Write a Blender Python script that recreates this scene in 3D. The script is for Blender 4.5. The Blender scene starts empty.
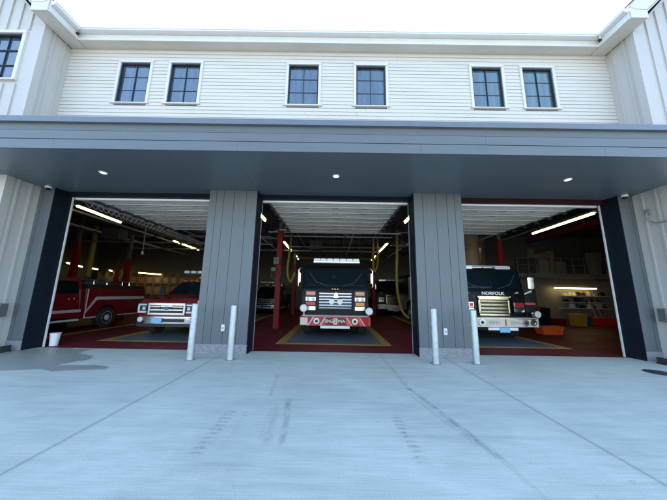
import bpy, bmesh, math, random
from mathutils import Vector, Matrix
random.seed(7)
S = bpy.context.scene
COL = S.collection
PI = math.pi

# ------------------------------------------------------------------ materials
def nodes(m):
    m.use_nodes = True
    nt = m.node_tree
    return nt, nt.nodes, nt.links

def M(name, col, rough=.6, metal=0., var=.08, scale=3., bump=0., bscale=40., stretch=(1, 1, 1), ior=1.5, coat=0., rvar=.12, emis=None, spec=.5):
    m = bpy.data.materials.new(name)
    nt, N, L = nodes(m)
    b = N['Principled BSDF']
    b.inputs['Base Color'].default_value = (*col, 1)
    b.inputs['Roughness'].default_value = rough
    b.inputs['Metallic'].default_value = metal
    b.inputs['IOR'].default_value = ior
    b.inputs['Coat Weight'].default_value = coat
    b.inputs['Specular IOR Level'].default_value = spec
    tc = N.new('ShaderNodeTexCoord'); mp = N.new('ShaderNodeMapping')
    mp.inputs['Scale'].default_value = stretch
    L.new(tc.outputs['Object'], mp.inputs['Vector'])
    if var > 0:
        n = N.new('ShaderNodeTexNoise'); n.inputs['Scale'].default_value = scale
        n.inputs['Detail'].default_value = 6; n.inputs['Roughness'].default_value = .65
        L.new(mp.outputs[0], n.inputs['Vector'])
        r = N.new('ShaderNodeMapRange')
        r.inputs['To Min'].default_value = 1 - var * 1.6; r.inputs['To Max'].default_value = 1 + var * 1.6
        r.inputs['From Min'].default_value = .2; r.inputs['From Max'].default_value = .8
        L.new(n.outputs['Fac'], r.inputs['Value'])
        h = N.new('ShaderNodeMix'); h.data_type = 'RGBA'; h.blend_type = 'MULTIPLY'; h.inputs['Factor'].default_value = 1
        h.inputs['A'].default_value = (*col, 1)
        L.new(r.outputs[0], h.inputs['B']); L.new(h.outputs['Result'], b.inputs['Base Color'])
        r2 = N.new('ShaderNodeMapRange')
        r2.inputs['To Min'].default_value = max(.02, rough - rvar * rough); r2.inputs['To Max'].default_value = min(1, rough + rvar)
        r2.inputs['From Min'].default_value = .3; r2.inputs['From Max'].default_value = .7
        L.new(n.outputs['Fac'], r2.inputs['Value']); L.new(r2.outputs[0], b.inputs['Roughness'])
    if bump > 0:
        n2 = N.new('ShaderNodeTexNoise'); n2.inputs['Scale'].default_value = bscale; n2.inputs['Detail'].default_value = 4
        L.new(mp.outputs[0], n2.inputs['Vector'])
        bp = N.new('ShaderNodeBump'); bp.inputs['Strength'].default_value = bump; bp.inputs['Distance'].default_value = .01
        L.new(n2.outputs['Fac'], bp.inputs['Height']); L.new(bp.outputs[0], b.inputs['Normal'])
    if emis:
        b.inputs['Emission Color'].default_value = (*emis[:3], 1); b.inputs['Emission Strength'].default_value = emis[3]
    return m

MT = dict(
    siding=M('siding_paint', (.58, .55, .50), .55, var=.03, scale=1.5, stretch=(1, 1, 6)),
    batten=M('batten_paint', (.465, .45, .43), .5, var=.035, scale=1.2, stretch=(2, 2, .4)),
    trim=M('trim_paint', (.60, .58, .55), .45, var=.03),
    fascia=M('fascia_cream', (.58, .545, .48), .5, var=.04),
    gutter=M('gutter_white', (.68, .68, .69), .3, var=.03),
    slate=M('slate_board', (.108, .121, .130), .5, var=.10, scale=2.5, bump=.25, bscale=60, stretch=(6, 6, .5)),
    slate_gap=M('slate_gap', (.02, .023, .03), .8, var=0),
    canopy=M('canopy_board', (.106, .122, .137), .42, var=.06, scale=2, stretch=(.5, 3, 3)),
    canopy_band=M('canopy_band', (.098, .108, .112), .45, var=.05, scale=2, stretch=(.5, 3, 3)),
    coping=M('coping_metal', (.135, .158, .182), .4, metal=.3, var=.05),
    soffit=M('soffit_board', (.110, .138, .155), .32, var=.04, scale=1.5, stretch=(.6, 2, 1), rvar=.02),
    navy=M('navy_jamb', (.0025, .007, .014), .55, var=.15, scale=5, spec=.2),
    white_alu=M('white_aluminium', (.72, .74, .74), .35, metal=.2, var=.04),
    rail_white=M('white_rail', (.92, .92, .90), .3, var=.03),
    granite=M('granite', (.23, .23, .25), .7, var=.45, scale=45, bump=.5, bscale=30),
    galv=M('galvanised_steel', (.46, .50, .52), .46, metal=.75, var=.16, scale=9, bump=.05),
    red_steel=M('red_steel', (.17, .007, .013), .5, var=.15, scale=6, spec=.2),
    red_lintel=M('red_lintel', (.032, .003, .006), .6, spec=.2, var=.15),
    dark_steel=M('dark_steel', (.09, .09, .095), .5, metal=.2, var=.2, scale=4),
    grey_steel=M('grey_steel', (.30, .31, .32), .45, metal=.3, var=.2, scale=4),
    ceiling=M('ceiling_deck', (.20, .20, .205), .7, var=.2, scale=2),
    inwall=M('interior_block_wall', (.30, .26, .22), .75, var=.15, scale=2, bump=.3),
    inwall_grey=M('interior_grey_wall', (.13, .125, .12), .75, var=.15, scale=2),
    tan=M('tan_wood', (.34, .23, .13), .6, var=.2, scale=4, stretch=(1, 1, 5)),
    yellow=M('yellow_floor_paint', (.40, .25, .045), .4, var=.35, scale=7),
    grey_floor=M('grey_floor_paint', (.105, .135, .155), .4, spec=.2, var=.22, scale=2.5),
    rubber=M('tyre_rubber', (.018, .018, .02), .75, var=.15, scale=12, bump=.3),
    chrome=M('chrome', (.58, .59, .60), .14, metal=1, var=.05, scale=3, rvar=.1),
    gold=M('gold_chrome', (.62, .56, .42), .16, metal=1, var=.08, scale=4),
    black_paint=M('black_truck_paint', (.004, .005, .008), .28, coat=.0, spec=.16, var=.1),
    red_paint=M('red_truck_paint', (.16, .005, .011), .2, coat=.6, var=.0),
    red_bright=M('red_reflective', (.72, .035, .022), .35, var=.08, scale=10),
    red_bumper=M('red_bumper_paint', (.42, .018, .018), .3, var=.1),
    orange_bright=M('orange_plastic', (.75, .11, .02), .45, var=.15, scale=10),
    white_paint=M('white_enamel', (.82, .82, .80), .35, var=.05),
    cream_paint=M('cream_bumper', (.66, .57, .46), .3, var=.08, scale=6),
    black_plastic=M('black_plastic', (.014, .014, .016), .5, var=.1),
    silver_stripe=M('silver_reflective', (.45, .44, .44), .35, var=.15, scale=10),
    wind_glass=M('windshield_glass', (.003, .010, .013), .05, ior=1.33, var=0),
    pane_teal=M('window_pane_teal', (.055, .105, .115), .04, ior=2.3, var=.5, scale=2, stretch=(4, 1, .25), rvar=0),
    pane=M('window_pane', (.040, .075, .105), .04, ior=2.4, var=.5, scale=3, stretch=(3, 1, .3), rvar=0),
    muntin=M('black_frame', (.012, .016, .024), .45, var=.1),
    lens_white=M('white_lens', (.62, .64, .64), .15, var=.05, coat=1),
    lens_red=M('red_lens', (.45, .01, .02), .12, coat=1, var=.1),
    lens_amber=M('amber_lens', (.75, .25, .04), .12, coat=1, var=.1),
    blue_plate=M('pale_blue_plate', (.22, .48, .72), .4, var=.05),
    lamp_disc=M('downlight_lens', (.9, .9, .88), .4, var=0, emis=(1, .97, .92, .45)),
    tube=M('fluorescent_tube', (.9, .85, .7), .4, var=0, emis=(1., .80, .33, 1.7)),
    hose=M('yellow_hose', (.26, .19, .03), .6, var=.2, scale=8),
    roof=M('roof_shingle', (.09, .09, .10), .85, var=.25, scale=12, bump=.4),
    rust=M('dark_iron', (.05, .045, .045), .6, metal=.5, var=.3, scale=9),
    bucket=M('white_plastic', (.70, .72, .74), .45, var=.05),
    box_blue=M('blue_plastic', (.04, .13, .22), .5, var=.1),
    box_yellow=M('yellow_plastic', (.60, .33, .05), .5, var=.1),
    door_skin=M('door_section_skin', (.88, .84, .76), .4, metal=.0, var=.1, scale=3),
    door_glass=M('door_section_glass', (.50, .51, .48), .22, ior=1.6, var=.2, scale=2),
    brick=M('tan_duct', (.36, .26, .17), .55, var=.12, scale=3),
)

# door tubes, glass etc. done; special: pavement, floor, asphalt
def pavement_mat():
    m = bpy.data.materials.new('broom_concrete')
    nt, N, L = nodes(m)
    b = N['Principled BSDF']
    tc = N.new('ShaderNodeTexCoord')
    sep = N.new('ShaderNodeSeparateXYZ'); L.new(tc.outputs['Object'], sep.inputs[0])
    def val(x):
        return x
    def math_(op, a, c=None, d=None):
        n = N.new('ShaderNodeMath'); n.operation = op
        for i, v in enumerate((a, c, d)):
            if v is None: continue
            if isinstance(v, (int, float)): n.inputs[i].default_value = v
            else: L.new(v, n.inputs[i])
        return n.outputs[0]
    def noise(scale, stretch, detail=5, rough=.6, off=0):
        mp = N.new('ShaderNodeMapping'); mp.inputs['Scale'].default_value = stretch; mp.inputs['Location'].default_value = (off, off, 0)
        L.new(tc.outputs['Object'], mp.inputs['Vector'])
        n = N.new('ShaderNodeTexNoise'); n.inputs['Scale'].default_value = scale; n.inputs['Detail'].default_value = detail; n.inputs['Roughness'].default_value = rough
        L.new(mp.outputs[0], n.inputs['Vector'])
        return n.outputs['Fac']
    def rng(v, a, c, lo, hi, smooth=True):
        n = N.new('ShaderNodeMapRange'); n.interpolation_type = 'SMOOTHSTEP' if smooth else 'LINEAR'
        n.inputs['From Min'].default_value = a; n.inputs['From Max'].default_value = c
        n.inputs['To Min'].default_value = lo; n.inputs['To Max'].default_value = hi
        L.new(v, n.inputs['Value']); return n.outputs[0]
    X, Y = sep.outputs[0], sep.outputs[1]
    base = N.new('ShaderNodeValue'); base.outputs[0].default_value = 1
    f = rng(noise(.55, (1, 1, 1), 6, .65), .25, .75, .87, 1.09)
    f = math_('MULTIPLY', f, rng(noise(3.0, (.5, 2.2, 1), 6, .7, 3), .25, .75, .93, 1.06))
    f = math_('MULTIPLY', f, rng(noise(48, (.035, 1.4, 1), 5, .75), .3, .7, .89, 1.07))   # broom streaks
    f = math_('MULTIPLY', f, rng(noise(2.2, (.25, 2.6, 1), 5, .6, 9), .48, .75, 1.0, .88))  # darker streaky bands
    f = math_('MULTIPLY', f, rng(noise(110, (.5, 1.3, 1), 3), .3, .7, .90, 1.07))
    f = math_('MULTIPLY', f, rng(noise(320, (1, 1, 1), 2, .5, 4), .28, .40, .86, 1.0))
    f = math_('MULTIPLY', f, rng(noise(5.5, (1, 1, 1), 2, .5, 17), .22, .30, .80, 1.0))
    f = math_('MULTIPLY', f, rng(noise(.9, (1, 1.4, 1), 8, .75, 23), .34, .48, .94, 1.0))
    # slab joints (tooled grooves)
    grooves = None
    for gx in (-8.3, -2.70, 2.74, 8.3):
        d = math_('ABSOLUTE', math_('SUBTRACT', X, gx))
        g = rng(d, .006, .016, 1, 0)
        halo = rng(d, .0, .07, .12, 0)
        f = math_('MULTIPLY', f, math_('SUBTRACT', 1, halo))
        grooves = g if grooves is None else math_('MAXIMUM', grooves, g)
    for gy in (-5.6,):
        d = math_('ABSOLUTE', math_('SUBTRACT', Y, gy))
        grooves = math_('MAXIMUM', grooves, rng(d, .006, .016, 1, 0))
    f = math_('MULTIPLY', f, math_('SUBTRACT', 1, math_('MULTIPLY', grooves, .26)))
    # tyre marks
    wob = noise(1.3, (1, 1, 1), 2, .5, 5)
    grime = rng(noise(9, (1.5, .5, 1), 5, .7, 2), .35, .65, .15, 1)
    def mark(pts, w, strength, tread=0):
        nonlocal f
        for (x0, y0), (x1, y1) in zip(pts[:-1], pts[1:]):
            t = math_('DIVIDE', math_('SUBTRACT', Y, y0), (y1 - y0))
            xl = math_('ADD', math_('MULTIPLY', t, x1 - x0), x0)
            xl = math_('ADD', xl, math_('MULTIPLY', math_('SUBTRACT', wob, .5), .06))
            d = math_('ABSOLUTE', math_('SUBTRACT', X, xl))
            a = rng(d, w * .15, w * 1.15, 1, 0)
            ends = math_('MULTIPLY', rng(t, -.04, .06, 0, 1), rng(t, .92, 1.04, 1, 0))
            a = math_('MULTIPLY', math_('MULTIPLY', a, ends), grime)
            if tread:
                sn = math_('SINE', math_('ADD', math_('MULTIPLY', Y, 2 * PI / tread), math_('MULTIPLY', d, 12)))
                a = math_('MULTIPLY', a, rng(sn, -.3, .4, .1, 1))
            f = math_('MULTIPLY', f, math_('SUBTRACT', 1, math_('MULTIPLY', a, strength)))
    mark([(-1.30, -3.0), (-1.27, -3.95)], .09, .42, .085)
    mark([(-1.10, -3.0), (-1.05, -3.6)], .05, .12, .085)
    mark([(-.62, -2.6), (-.50, -3.75)], .05, .38)
    mark([(-.76, -2.8), (-.66, -3.75)], .07, .17)
    mark([(-1.03, -1.5), (-.90, -2.55)], .045, .22)
    mark([(-.80, -3.0), (-.76, -3.65)], .03, .25, .07)
    mark([(1.20, .2), (1.22, -.9), (1.24, -2.2)], .06, .22)
    mark([(1.24, -2.1), (1.40, -2.9), (1.58, -3.9)], .06, .42)
    mark([(1.16, -2.3), (1.32, -3.0), (1.48, -3.7)], .03, .22)
    mark([(1.58, -3.8), (1.66, -4.7)], .04, .20)
    mark([(.79, -3.05), (.85, -4.0)], .08, .42, .085)
    mark([(-2.3, -.3), (-1.9, -1.6)], .06, .14)
    # damp patch at the left
    warp = N.new('ShaderNodeTexNoise'); warp.inputs['Scale'].default_value = 1.1; warp.inputs['Detail'].default_value = 5
    L.new(tc.outputs['Object'], warp.inputs['Vector'])
    ws = N.new('ShaderNodeSeparateColor'); L.new(warp.outputs['Color'], ws.inputs[0])
    wet = None
    for cx, cy, rx, ry in ((-7.2, -.55, 1.25, .75), (-6.35, -.72, .95, .55), (-5.2, -1.30, 1.00, .20), (-6.9, .05, .75, .35), (-6.4, -1.15, 1.0, .35), (-8.2, -.9, .9, .5)):
        dx = math_('DIVIDE', math_('ADD', math_('SUBTRACT', X, cx), math_('MULTIPLY', math_('SUBTRACT', ws.outputs[0], .5), 1.3)), rx)
        dy = math_('DIVIDE', math_('ADD', math_('SUBTRACT', Y, cy), math_('MULTIPLY', math_('SUBTRACT', ws.outputs[1], .5), .9)), ry)
        r = math_('SQRT', math_('ADD', math_('MULTIPLY', dx, dx), math_('MULTIPLY', dy, dy)))
        w = rng(r, .93, 1.06, 1, 0)
        wet = w if wet is None else math_('MAXIMUM', wet, w)
    f = math_('MULTIPLY', f, math_('SUBTRACT', 1, math_('MULTIPLY', wet, .36)))
    mx = N.new('ShaderNodeMix'); mx.data_type = 'RGBA'; mx.blend_type = 'MULTIPLY'; mx.inputs['Factor'].default_value = 1
    mx.inputs['A'].default_value = (*PAVE, 1)
    L.new(f, mx.inputs['B']); L.new(mx.outputs['Result'], b.inputs['Base Color'])
    L.new(rng(wet, 0, 1, .82, .42), b.inputs['Roughness'])
    bn = math_('ADD', math_('MULTIPLY', noise(30, (.05, 1.7, 1), 3, .7), .5), math_('MULTIPLY', grooves, -1.0))
    bp = N.new('ShaderNodeBump'); bp.inputs['Strength'].default_value = .35; bp.inputs['Distance'].default_value = .006
    L.new(bn, bp.inputs['Height']); L.new(bp.outputs[0], b.inputs['Normal'])
    return m
PAVE = (.545, .575, .49)
MT['pavement'] = pavement_mat()
MT['asphalt'] = M('asphalt', (.105, .10, .092), .9, var=.25, scale=3, bump=.4, bscale=80)
MT['floor'] = M('red_floor_coating', (.135, .019, .024), .5, spec=.07, var=.12, scale=1.4, rvar=.12)

# ------------------------------------------------------------------ mesh helpers
class MB:
    def __init__(s): s.v = []; s.f = []
    def add(s, vs, fs):
        o = len(s.v); s.v += [tuple(v) for v in vs]; s.f += [tuple(i + o for i in f) for f in fs]; return s
    def box(s, x0, x1, y0, y1, z0, z1):
        return s.add([(x0, y0, z0), (x1, y0, z0), (x1, y1, z0), (x0, y1, z0), (x0, y0, z1), (x1, y0, z1), (x1, y1, z1), (x0, y1, z1)],
                     [(0, 3, 2, 1), (4, 5, 6, 7), (0, 1, 5, 4), (1, 2, 6, 5), (2, 3, 7, 6), (3, 0, 4, 7)])
    def prism(s, pts, x0, x1, axis='x'):
        # pts: 2-D outline; extruded along axis. axis x: pts=(y,z); axis y: pts=(x,z); axis z: pts=(x,y)
        n = len(pts)
        def P(p, t):
            return (t, p[0], p[1]) if axis == 'x' else ((p[0], t, p[1]) if axis == 'y' else (p[0], p[1], t))
        vs = [P(p, x0) for p in pts] + [P(p, x1) for p in pts]
        fs = [tuple(range(n)), tuple(range(2 * n - 1, n - 1, -1))] + [(i, i + n, (i + 1) % n + n, (i + 1) % n) for i in range(n)]
        return s.add(vs, fs)
    def tube(s, pts, r, n=10, cap=True):
        pts = [Vector(p) for p in pts]; rings = []
        up = None
        for i, p in enumerate(pts):
            t = (pts[min(i + 1, len(pts) - 1)] - pts[max(i - 1, 0)]).normalized()
            if up is None:
                up = Vector((0, 0, 1)) if abs(t.z) < .9 else Vector((1, 0, 0))
            a = t.cross(up).normalized(); b2 = a.cross(t).normalized(); up = b2
            rr = r[i] if isinstance(r, (list, tuple)) else r
            rings.append([p + a * rr * math.cos(2 * PI * k / n) + b2 * rr * math.sin(2 * PI * k / n) for k in range(n)])
        vs = [v for rg in rings for v in rg]; fs = []
        for i in range(len(pts) - 1):
            for k in range(n):
                fs.append((i * n + k, i * n + (k + 1) % n, (i + 1) * n + (k + 1) % n, (i + 1) * n + k))
        if cap:
            fs.append(tuple(range(n - 1, -1, -1))); fs.append(tuple(range((len(pts) - 1) * n, len(pts) * n)))
        return s.add(vs, fs)
    def lathe(s, prof, c=(0, 0, 0), axis='z', n=28):
        # prof: (radius, height)
        vs = []; fs = []
        for r, h in prof:
            for k in range(n):
                a = 2 * PI * k / n; u, w = r * math.cos(a), r * math.sin(a)
                if axis == 'z': v = (u, w, h)
                elif axis == 'y': v = (u, h, w)
                else: v = (h, u, w)
                vs.append((v[0] + c[0], v[1] + c[1], v[2] + c[2]))
        for i in range(len(prof) - 1):
            for k in range(n):
                fs.append((i * n + k, i * n + (k + 1) % n, (i + 1) * n + (k + 1) % n, (i + 1) * n + k))
        fs.append(tuple(range(n - 1, -1, -1))); fs.append(tuple(range((len(prof) - 1) * n, len(prof) * n)))
        return s.add(vs, fs)
    def build(s, name, mat, parent=None, bevel=0, loc=None):
        me = bpy.data.meshes.new(name); me.from_pydata(s.v, [], s.f); me.update()
        bm = bmesh.new(); bm.from_mesh(me)
        bmesh.ops.recalc_face_normals(bm, faces=bm.faces)
        if bevel:
            bmesh.ops.bevel(bm, geom=[e for e in bm.edges if len(e.link_faces) == 2 and e.calc_face_angle(0) > .5], offset=bevel, segments=2, affect='EDGES', clamp_overlap=True)
        bm.to_mesh(me); bm.free()
        for p in me.polygons: p.use_smooth = True
        me.set_sharp_from_angle(angle=math.radians(32))
        me.materials.append(MT[mat])
        o = bpy.data.objects.new(name, me); COL.objects.link(o)
        if parent is not None: o.parent = parent
        if loc: o.location = loc
        return o

def tag(o, label=None, cat=None, group=None, kind=None):
    if label: o['label'] = label
    if cat: o['category'] = cat
    if group: o['group'] = group
    if kind: o['kind'] = kind
    return o
def root(name, loc, label, cat, group=None, rz=0):
    o = bpy.data.objects.new(name, None); COL.objects.link(o); o.location = loc; o.rotation_euler.z = rz
    o.empty_display_size = .2
    return tag(o, label, cat, group)
def copy_tree(o, loc, label=None, rz=0, parent=None):
    c = o.copy(); COL.objects.link(c)
    if parent is None: c.location = loc; c.rotation_euler.z = rz
    else: c.parent = parent
    if label: c['label'] = label
    for ch in [x for x in bpy.data.objects if x.parent == o]: copy_tree(ch, None, parent=c)
    return c
def text(name, s, size, mat, parent, loc, rot=(PI / 2, 0, 0), ext=.004, xs=1.0):
    cu = bpy.data.curves.new(name, 'FONT'); cu.body = s; cu.size = size; cu.extrude = ext; cu.align_x = 'CENTER'; cu.align_y = 'CENTER'; cu.offset = .004
    t = bpy.data.objects.new(name + '_tmp', cu); COL.objects.link(t)
    bpy.context.view_layer.update()
    me = bpy.data.meshes.new_from_object(t.evaluated_get(bpy.context.evaluated_depsgraph_get()))
    bpy.data.objects.remove(t); bpy.data.curves.remove(cu)
    me.materials.clear(); me.materials.append(MT[mat]); me.name = name
    o = bpy.data.objects.new(name, me); COL.objects.link(o); o.parent = parent; o.location = loc; o.rotation_euler = rot; o.scale = (xs, 1, 1)
    return o

# ------------------------------------------------------------------ setting
g = MB().add([(-400, -400, -.03), (400, -400, -.03), (400, 400, -.03), (-400, 400, -.03)], [(0, 1, 2, 3)]).build('ground', 'asphalt'); tag(g, kind='structure')
MB().box(-16, 16, -10.5, .36, -.025, 0).build('pavement', 'pavement')['kind'] = 'structure'
MB().box(-20, 20, .362, 18, -.025, 0).build('floor', 'floor')['kind'] = 'structure'
FX = 1.75
for cx, h in ((-5.6, 1.50), (0.02, FX), (5.62, 1.52)):
    y0, y1, w = 1.36, 12.5, .27
    m = MB().box(cx - h, cx + h, y0, y0 + .16, .0, .004)
    m.box(cx - h, cx - h + w, y0 + .162, y1, 0, .004).box(cx + h - w, cx + h, y0 + .162, y1, 0, .004)
    m.build('floor_marking', 'yellow')['kind'] = 'structure'
    MB().box(cx - h + w + .002, cx + h - w - .002, y0 + .162, y1, 0, .004).build('floor_panel', 'grey_floor')['kind'] = 'structure'
MB().box(-9.12, -8.95, .9, 12, 0, .004).build('floor_marking', 'yellow')['kind'] = 'structure'

# ------------------------------------------------------------------ the fire station
B = root('fire_station', (0, 0, 0), 'two storey fire station with white siding, slate canopy and three open bays', 'building')
A_, B_, C_, D_ = 2.141, 3.446, 7.731, 8.126
H = 4.27
WZ0, WZ1 = 6.95, 8.29
WX = [(-6.52, -5.63), (-5.0, -4.12), (-1.45, -.56), (.57, 1.44), (4.03, 4.91), (5.54, 6.43)]
# clapboard wall
m = MB(); ex = .118
z = 4.96
while z < 8.60:
    z1 = min(z + ex, 8.62)
    segs = [(-D_, D_)]
    if z1 > WZ0 - .02 and z < WZ1 + .02:
        segs = []; x = -D_
        for a, b in WX: segs.append((x, a - .03)); x = b + .03
        segs.append((x, D_))
    s2 = []
    for a, b in segs:
        x = a
        while b - x > 3.2:
            c = x + random.uniform(1.2, 3.0); s2.append((x, c - .002)); x = c + .002
        s2.append((x, b))
    for a, b in s2:
        m.prism([(-.024, z), (-.006, z1 + .004), (.10, z1 + .004), (.10, z)], a, b)
    z += ex
m.build('clapboard_wall', 'siding', B)
MB().box(-D_, D_, .101, .25, 4.9, 6.4).box(-D_, D_, .30, .35, 6.4, 8.9).build('wall_backing', 'inwall', B)
MB().box(-D_ + .002, D_ - .002, -.035, .08, 8.62, 8.745).build('frieze_board', 'siding', B)
# windows
for a, b in WX:
    fr = MB()
    t = .034
    fr.box(a, a + t, -.012, .085, WZ0, WZ1).box(b - t, b, -.012, .085, WZ0, WZ1).box(a + t, b - t, -.012, .085, WZ0, WZ0 + t).box(a + t, b - t, -.012, .085, WZ1 - t - .01, WZ1)
    cxm = (a + b) / 2; fr.box(cxm - .008, cxm + .008, .02, .048, WZ0 + t, WZ1 - t - .01)
    for k in (1, 2):
        zz = WZ0 + (WZ1 - WZ0) * k / 3; fr.box(a + t, cxm - .011, .04, .067, zz - .009, zz + .009).box(cxm + .011, b - t, .04, .067, zz - .009, zz + .009)
    w = fr.build('window', 'muntin', B)
    MB().box(a + t - .005, b - t + .005, .050, .058, WZ0 + t - .005, WZ1 - t).build('pane', 'pane_teal' if a > 3 else 'pane', w)
    c = .085
    cs = MB().box(a - c, a - .002, -.045, .03, WZ0 - .02, WZ1 + .002).box(b + .002, b + c, -.045, .03, WZ0 - .02, WZ1 + .002).box(a - c, b + c, -.05, .03, WZ1 + .004, WZ1 + .085)
    cs.build('casing', 'trim', w, bevel=.004)
    MB().box(a - c - .035, b + c + .035, -.07, .03, WZ0 - .058, WZ0 - .022).build('sill', 'trim', w, bevel=.004)
# main eave
MB().box(-7.64, 7.64, -.27, .3, 8.747, 8.80).build('eave_soffit', 'fascia', B)
MB().box(-7.62, 7.62, -.31, -.272, 8.735, 9.00).build('fascia', 'fascia', B)
MB().box(-7.615, 7.615, -.335, -.312, 8.730, 8.81).build('fascia_trim', 'trim', B)
MB().prism([(-.313, 8.955), (-.36, 8.955), (-.43, 8.985), (-.43, 9.02), (-.445, 9.025), (-.445, 9.05), (-.313, 9.05)], -7.60, 7.60).build('gutter', 'gutter', B)
MB().prism([(-.28, 9.06), (10, 13.6), (10, 13.75), (-.29, 9.10)], -11, 11).build('roof', 'roof', B)
MB().prism([(10.01, 13.6), (20, 9.0), (20, 9.15), (10.01, 13.75)], -20, 20).build('roof', 'roof', B)
# wings
for s in (-1, 1):
    def bx(mm, x0, x1, *r):
        return mm.box(min(s * x0, s * x1), max(s * x0, s * x1), *r)
    W0, W1, WY = D_, 14.5, -.73
    walls = MB()
    wx0, wx1 = (8.64, 9.52)
    if s < 0:
        bx(walls, W0, wx0 - .02, WY, WY + .18, 0, 8.745); bx(walls, wx1 + .02, W1, WY, WY + .18, 0, 8.745)
        bx(walls, wx0 - .02, wx1 + .02, WY, WY + .18, 0, 6.98); bx(walls, wx0 - .02, wx1 + .02, WY, WY + .18, 8.44, 8.745)
    else:
        bx(walls, W0, W1, WY, WY + .18, 0, 8.745)
    walls.prism([(s * W0, 8.746), (s * W1, 8.746), (s * (W0 + W1) / 2, 8.746 + (W1 - W0) / 2 + .3)], WY, WY + .18, 'y')
    bx(walls, W0, W0 + .18, WY + .181, .5, 0, 8.745)
    bx(walls, W0 + .001, W0 + .18, .501, 8, 5.7, 8.745)
    bx(walls, W1, 20, WY + .1, WY + .3, 0, 5.6)
    wl = walls.build('wing_wall', 'batten', B)
    # battens: front face
    bt = MB(); x = W0 + .40; k = 0
    while x < W1 - .1:
        ztop = 8.746 + max(0, min(x - W0, W1 - x)) * .98
        if s < 0 and wx0 - .12 < x < wx1 + .12:
            bx(bt, x - .02, x + .02, WY - .034, WY, 0, 6.85); bx(bt, x - .02, x + .02, WY - .034, WY, 8.56, ztop)
        else:
            bx(bt, x - .02, x + .02, WY - .034, WY, 0, ztop)
        x += .325
    # side face
    for yy in (-.49, -.21): bx(bt, W0 - .024, W0, yy - .02, yy + .02, 0, 8.74)
    bt.build('batten', 'batten', wl)
    cb = MB(); bx(cb, W0 - .021, W0 + .15, WY - .021, WY + .15, 0, 8.743); cb.build('corner_board', 'batten', wl)
    # eave along the recess
    e = MB(); bx(e, 7.66, W0 - .023, -1.09, .25, 8.748, 8.80); e.build('eave_soffit', 'fascia', B)
    e = MB(); bx(e, 7.62, 7.658, -1.09, -.313, 8.735, 8.99); e.build('fascia', 'trim', B)
    pr = [(7.617, 8.93), (7.57, 8.93), (7.50, 8.97), (7.50, 9.02), (7.485, 9.025), (7.485, 9.05), (7.617, 9.05)]
    MB().prism([(s * a, b) for a, b in pr], -1.10, -.44, 'y').build('gutter', 'gutter', B)
    e = MB(); bx(e, 7.56, 7.60, -.415, -.375, 8.865, 8.90); e.lathe([(.035, 0), (.035, .05)], (s * 7.60, -.40, 8.84)); e.build('gutter_outlet', 'black_plastic', B)
    # front return box + rake
    e = MB(); bx(e, 7.66, W0 - .02, -1.12, -1.092, 8.74, 9.06); bx(e, 7.66, 8.09, -1.091, -.76, 9.0, 9.06); e.build('eave_return', 'trim', B)
    px = (W0 + W1) / 2; rise = px - 7.62
    MB().prism([(s * 7.62, 9.10), (s * 7.80, 9.00), (s * 8.10, 8.99), (s * px, 8.99 + px - 8.10), (s * px, 9.10 + rise)], -1.13, -1.08, 'y').build('rake_board', 'trim', B)
    MB().prism([(s * 7.66, 9.061), (s * 7.66, 9.12), (s * 8.12, 9.55), (s * 8.12, 9.061)], -1.079, -.74, 'y').build('eave_filler', 'trim', B)
    MB().prism([(s * 8.13, 8.95), (s * px, 8.95 + px - 8.13), (s * px, 9.0 + px - 8.13), (s * 8.13, 9.0)], -1.079, WY - .03, 'y').build('rake_soffit', 'trim', B)
    MB().prism([(s * 7.64, 9.11), (s * px, 9.11 + rise), (s * px, 9.25 + rise), (s * 7.63, 9.15)], -1.16, 9.9, 'y').build('roof', 'roof', B)
    MB().prism([(s * (2 * px - 7.56), 9.11), (s * (px + .001), 9.11 + rise), (s * (px + .001), 9.25 + rise), (s * (2 * px - 7.50), 9.17)], -1.16, 9.9, 'y').build('roof', 'roof', B)
    if s < 0:
        a, b = -wx1, -wx0; t = .045; z0, z1 = 7.0, 8.42; y = WY
        fr = MB().box(a, a + t, y - .01, y + .09, z0, z1).box(b - t, b, y - .01, y + .09, z0, z1).box(a + t, b - t, y - .01, y + .09, z0, z0 + t).box(a + t, b - t, y - .01, y + .09, z1 - t, z1)
        cxm = (a + b) / 2; fr.box(cxm - .009, cxm + .009, y + .04, y + .068, z0 + t, z1 - t)
        for k in (1, 2):
            zz = z0 + (z1 - z0) * k / 3; fr.box(a + t, cxm - .011, y + .04, y + .067, zz - .009, zz + .009).box(cxm + .011, b - t, y + .04, y + .067, zz - .009, zz + .009)
        w = fr.build('window', 'muntin', B)
        MB().box(a + t - .005, b - t + .005, y + .07, y + .078, z0 + t - .005, z1 - t + .005).build('pane', 'pane', w)
        c = .10
        MB().box(a - c, a - .002, y - .045, y + .03, z0 - .02, z1 + .002).box(b + .002, b + c, y - .045, y + .03, z0 - .02, z1 + .002).box(a - c, b + c, y - .05, y + .03, z1 + .004, z1 + .10).build('casing', 'trim', w, bevel=.004)
        MB().box(a - c - .03, b + c + .03, y - .08, y + .03, z0 - .065, z0 - .022).build('sill', 'trim', w, bevel=.004)
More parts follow.
